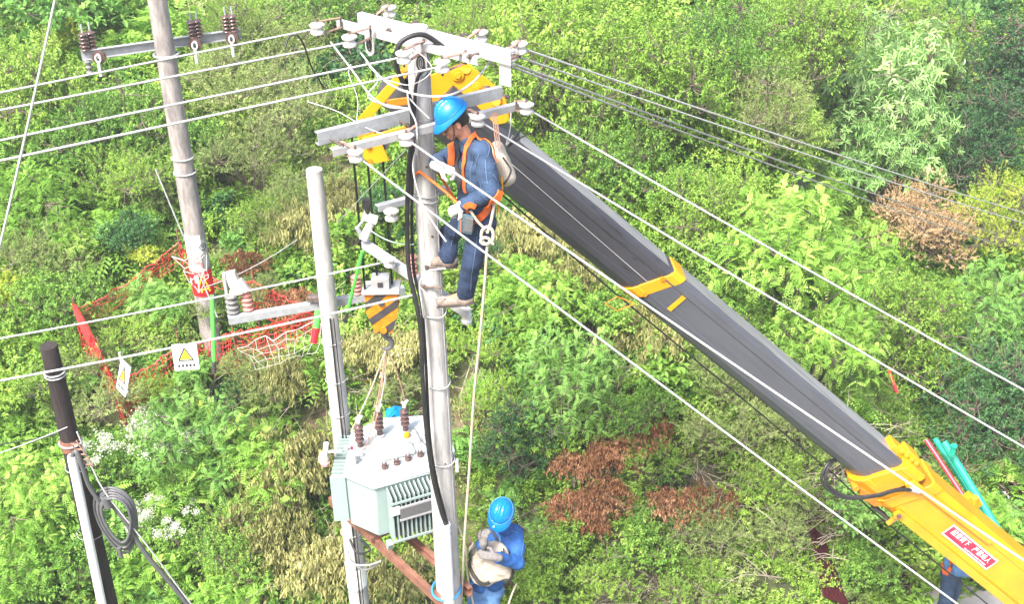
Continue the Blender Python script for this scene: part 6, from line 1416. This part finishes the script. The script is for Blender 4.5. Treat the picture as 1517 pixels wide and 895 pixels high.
for k in range(3): mb.tube([P(729+3*k, 166, 8.7), P(732+3*k, 190, 8.66), P(735+3*k, 218, 8.62)], .005, 5)
mb.build('bag_cord', 'rusty_strap', bg1)
mb = MB(); mb.tube(bez([P(743, 262, 8.5), P(744, 280, 8.48), P(740, 300, 8.47), P(737, 315, 8.47)], 4), .008, 6); mb.build('trailing_cord', 'crane_yellow', t1)
for u, v in ((726, 350), (731, 330)):
    pass
# orange lanyard from the belt round the pole
pr_ = .095; zc = P(612, 252, MY).z; LY = [P(700, 320, 8.40), P(682, 305, 8.36), P(660, 284, 8.52), P(640, 268, 8.62), P(622, 254, 8.72)] 
arc = [V(MX + (pr_+.01)*math.cos(q), MY + (pr_+.01)*math.sin(q), zc - .02) for q in [R(215 - i*18) for i in range(11)]]
mb = MB(); mb.tube(LY + arc + [P(672, 292, 8.98), P(690, 312, 8.85)], .011, 8); mb.build('lanyard', 'harness_orange', t1, sharp=80)
mb = MB(); pts = [P(u, v, 8.34) for u, v in ((697, 312), (706, 326), (716, 337), (722, 344))]; mb.tube(bez(pts, 4), .011, 8); pts = [P(u, v, 8.32) for u, v in ((735, 285), (731, 310), (727, 330), (722, 345))]; mb.tube(bez(pts, 4), .012, 8)
mb.tube([P(722+9*math.cos(q), 349+13*math.sin(q), 8.32) for q in [2*math.pi*i/18 for i in range(19)]], .013, 8); mb.tube([P(719+7*math.cos(q), 357+5*math.sin(q), 8.31) for q in [2*math.pi*i/14 for i in range(15)]], .012, 8); mb.tube([P(724, 356, 8.3), P(731, 362, 8.3)], .011, 8)
mb.tube(bez([P(722, 360, 8.32), P(718, 420, 8.36), P(711, 500, 8.45), P(702, 590, 8.55), P(695, 700, 8.68), P(688, 800, 8.8), P(683, 905, 8.95)], 10), .0115, 8)
one(mb, 'rope', 'rope_beige', 'thick beige rope knotted at the upper worker waist and hanging to the lower worker', 'rope', sharp=80)
mb = MB(); mb.tube(bez([P(676, 775, 8.9), P(683, 790, 8.9), P(690, 815, 8.9), P(692, 850, 8.95), P(702, 900, 9.0)], 6), .009, 8); mb.tube(bez([P(765, 865, 9.1), P(757, 885, 9.1), P(748, 915, 9.1)], 4), .009, 8)
o = mb.build('tether', 'rope_beige', None, P(690, 815, 8.9)); tag(o, 'beige tether rope between the lower worker and the pole', 'rope')

# ---- worker lower down
J2 = dict(pelvis=P(722, 862, 9.22), chest=P(744, 802, 9.24), neck=P(748, 779, 9.22), head=P(744, 762, 9.12), face=V(-.30, -.70, -.62), crown=V(-.12, -.62, .78), cap=0.0,
          sh=[P(764, 789, 9.27), P(726, 794, 9.30)], el=[P(767, 834, 9.02), P(706, 822, 9.12)], wr=[P(734, 826, 8.84), P(716, 806, 8.93)],
          hip=[P(731, 874, 9.22), P(712, 874, 9.24)], kn=[P(716, 935, 9.05), P(694, 935, 9.10)], an=[P(712, 1010, 9.15), P(690, 1010, 9.15)], toe=[P(694, 1030, 9.05), P(674, 1030, 9.05)],
          hand=[(V(-.95, .05, .2), V(0, .8, -.5), .35, -1, 1), (V(.12, -.05, .9), V(.5, .8, -.1), .55, 1, 1)])
w2 = person('worker in bright blue jacket and blue helmet holding a big cream canvas bag', J2, 'workwear_blue', 'jeans_pale', 'glove_grey', 'boot_tan', fat=.98)
K2, t2 = w2['K'], w2['t']
def rb2(uv, w_, m, nm, S_=None, lift=.006, th=.004): return ribbon(S_ or K2, uv, w_, m, nm, t2, lift, th, Y0=9.0)
for uv in ([(748, 793), (758, 787), (768, 790)], [(745, 800), (746, 815), (748, 826)], [(775, 800), (773, 818), (775, 832)]): rb2(uv, .005, 'jeans_pale', 'seam', None, .002, .002)
rb2([(729, 783), (733, 795), (738, 806), (744, 818)], .022, 'webbing_dark', 'front_strap')
rb2([(737, 790), (741, 800), (739, 812)], .018, 'jeans_pale', 'pen_pocket')
mb = MB(); c = P(737, 783, 8.99); mb.tube([c + V(-.04, 0, .03), c + V(0, -.005, 0), c + V(.05, 0, .02)], .014, 8); mb.build('collar_lining', 'print_white', t2)
G = Sdf(k=.05); c = P(725, 836, 9.02); R3b = Matrix.Rotation(.5, 3, 'Y') @ Matrix.Rotation(-.35, 3, 'X')
G.ell(c, (.185, .078, .235), R3b); G.cap(P(717, 812, 9.02), P(748, 848, 9.04), .065, .08); G.cap(P(703, 815, 8.96), P(712, 855, 8.98), .045, .06); G.wr = .010
bag = G.mesh('canvas_bag', .012, ['canvas_cream'], None) if False else None
btk = thing('canvas_bag', c, 'big cream canvas tool bag with dark rim held by the lower worker', 'bag'); G.mesh('bag_body', .012, ['canvas_cream'], btk)
def rbb(uv, w_, m, nm): return ribbon(G, uv, w_, m, nm, btk, .008, .008, Y0=8.8)
rbb([(718, 806), (708, 809), (700, 818), (696, 832), (699, 846), (706, 858), (716, 866), (725, 863)], .045, 'webbing_dark', 'bag_rim')
rbb([(700, 838), (706, 850), (714, 857), (722, 860)], .012, 'canvas_cream', 'rim_edge'); rbb([(748, 862), (758, 852), (765, 843)], .05, 'webbing_dark', 'side_strap')
rbb([(699, 799), (697, 812), (694, 822)], .020, 'canvas_cream', 'handle')
mb = MB(); mb.tube(bez([P(681, 868, 9.0), P(690, 870, 9.02), P(702, 863, 9.08)], 4), .016, 8); mb.build('belt_strap', 'strap_blue', t2)

# ---- worker on the road under the boom
q = P(1405, 872, 11.95); gx, gy = q.x, q.y; zb = .38; F3 = V(.75, -.6, 0).normalized(); A3 = V(-F3.y, F3.x, 0)
def B3(a, f, z): return V(gx, gy, zb + z) + A3*a + F3*f
J3 = dict(pelvis=B3(0, 0, .98), chest=B3(0, .04, 1.32), neck=B3(0, .06, 1.50), head=B3(0, .12, 1.62), face=F3 + V(0, 0, -.5), crown=V(0, 0, 1) + F3*.4,
          sh=[B3(.20, .05, 1.44), B3(-.20, .05, 1.44)], el=[B3(.27, .12, 1.16), B3(-.27, .14, 1.16)], wr=[B3(.15, .36, 1.10), B3(-.15, .36, 1.12)],
          hip=[B3(.09, 0, .92), B3(-.09, 0, .92)], kn=[B3(.11, .05, .50), B3(-.11, .02, .50)], an=[B3(.12, .0, .09), B3(-.12, -.04, .09)], toe=[B3(.14, .17, .035), B3(-.13, .13, .035)],
          hand=[(F3 + V(0, 0, -.2), V(0, 0, -1), .5, 1, 1), (F3 + V(0, 0, -.2), V(0, 0, -1), .5, -1, 1)])
w3 = person('worker in blue denim and orange harness standing on the road under the yellow boom', J3, 'jeans_pale', 'denim', 'glove_grey', 'boot_tan', res=.014)
def rb3(uv, w_, m, nm): return ribbon(w3['K'], uv, w_, m, nm, w3['t'], .010, .008, Y0=11.6)
rb3([(1392, 832), (1398, 845), (1402, 860)], .045, 'harness_orange', 'harness_strap'); rb3([(1411, 832), (1406, 846), (1396, 858)], .045, 'harness_orange', 'harness_strap'); rb3([(1388, 858), (1400, 864), (1415, 866)], .05, 'harness_orange', 'waist_belt')
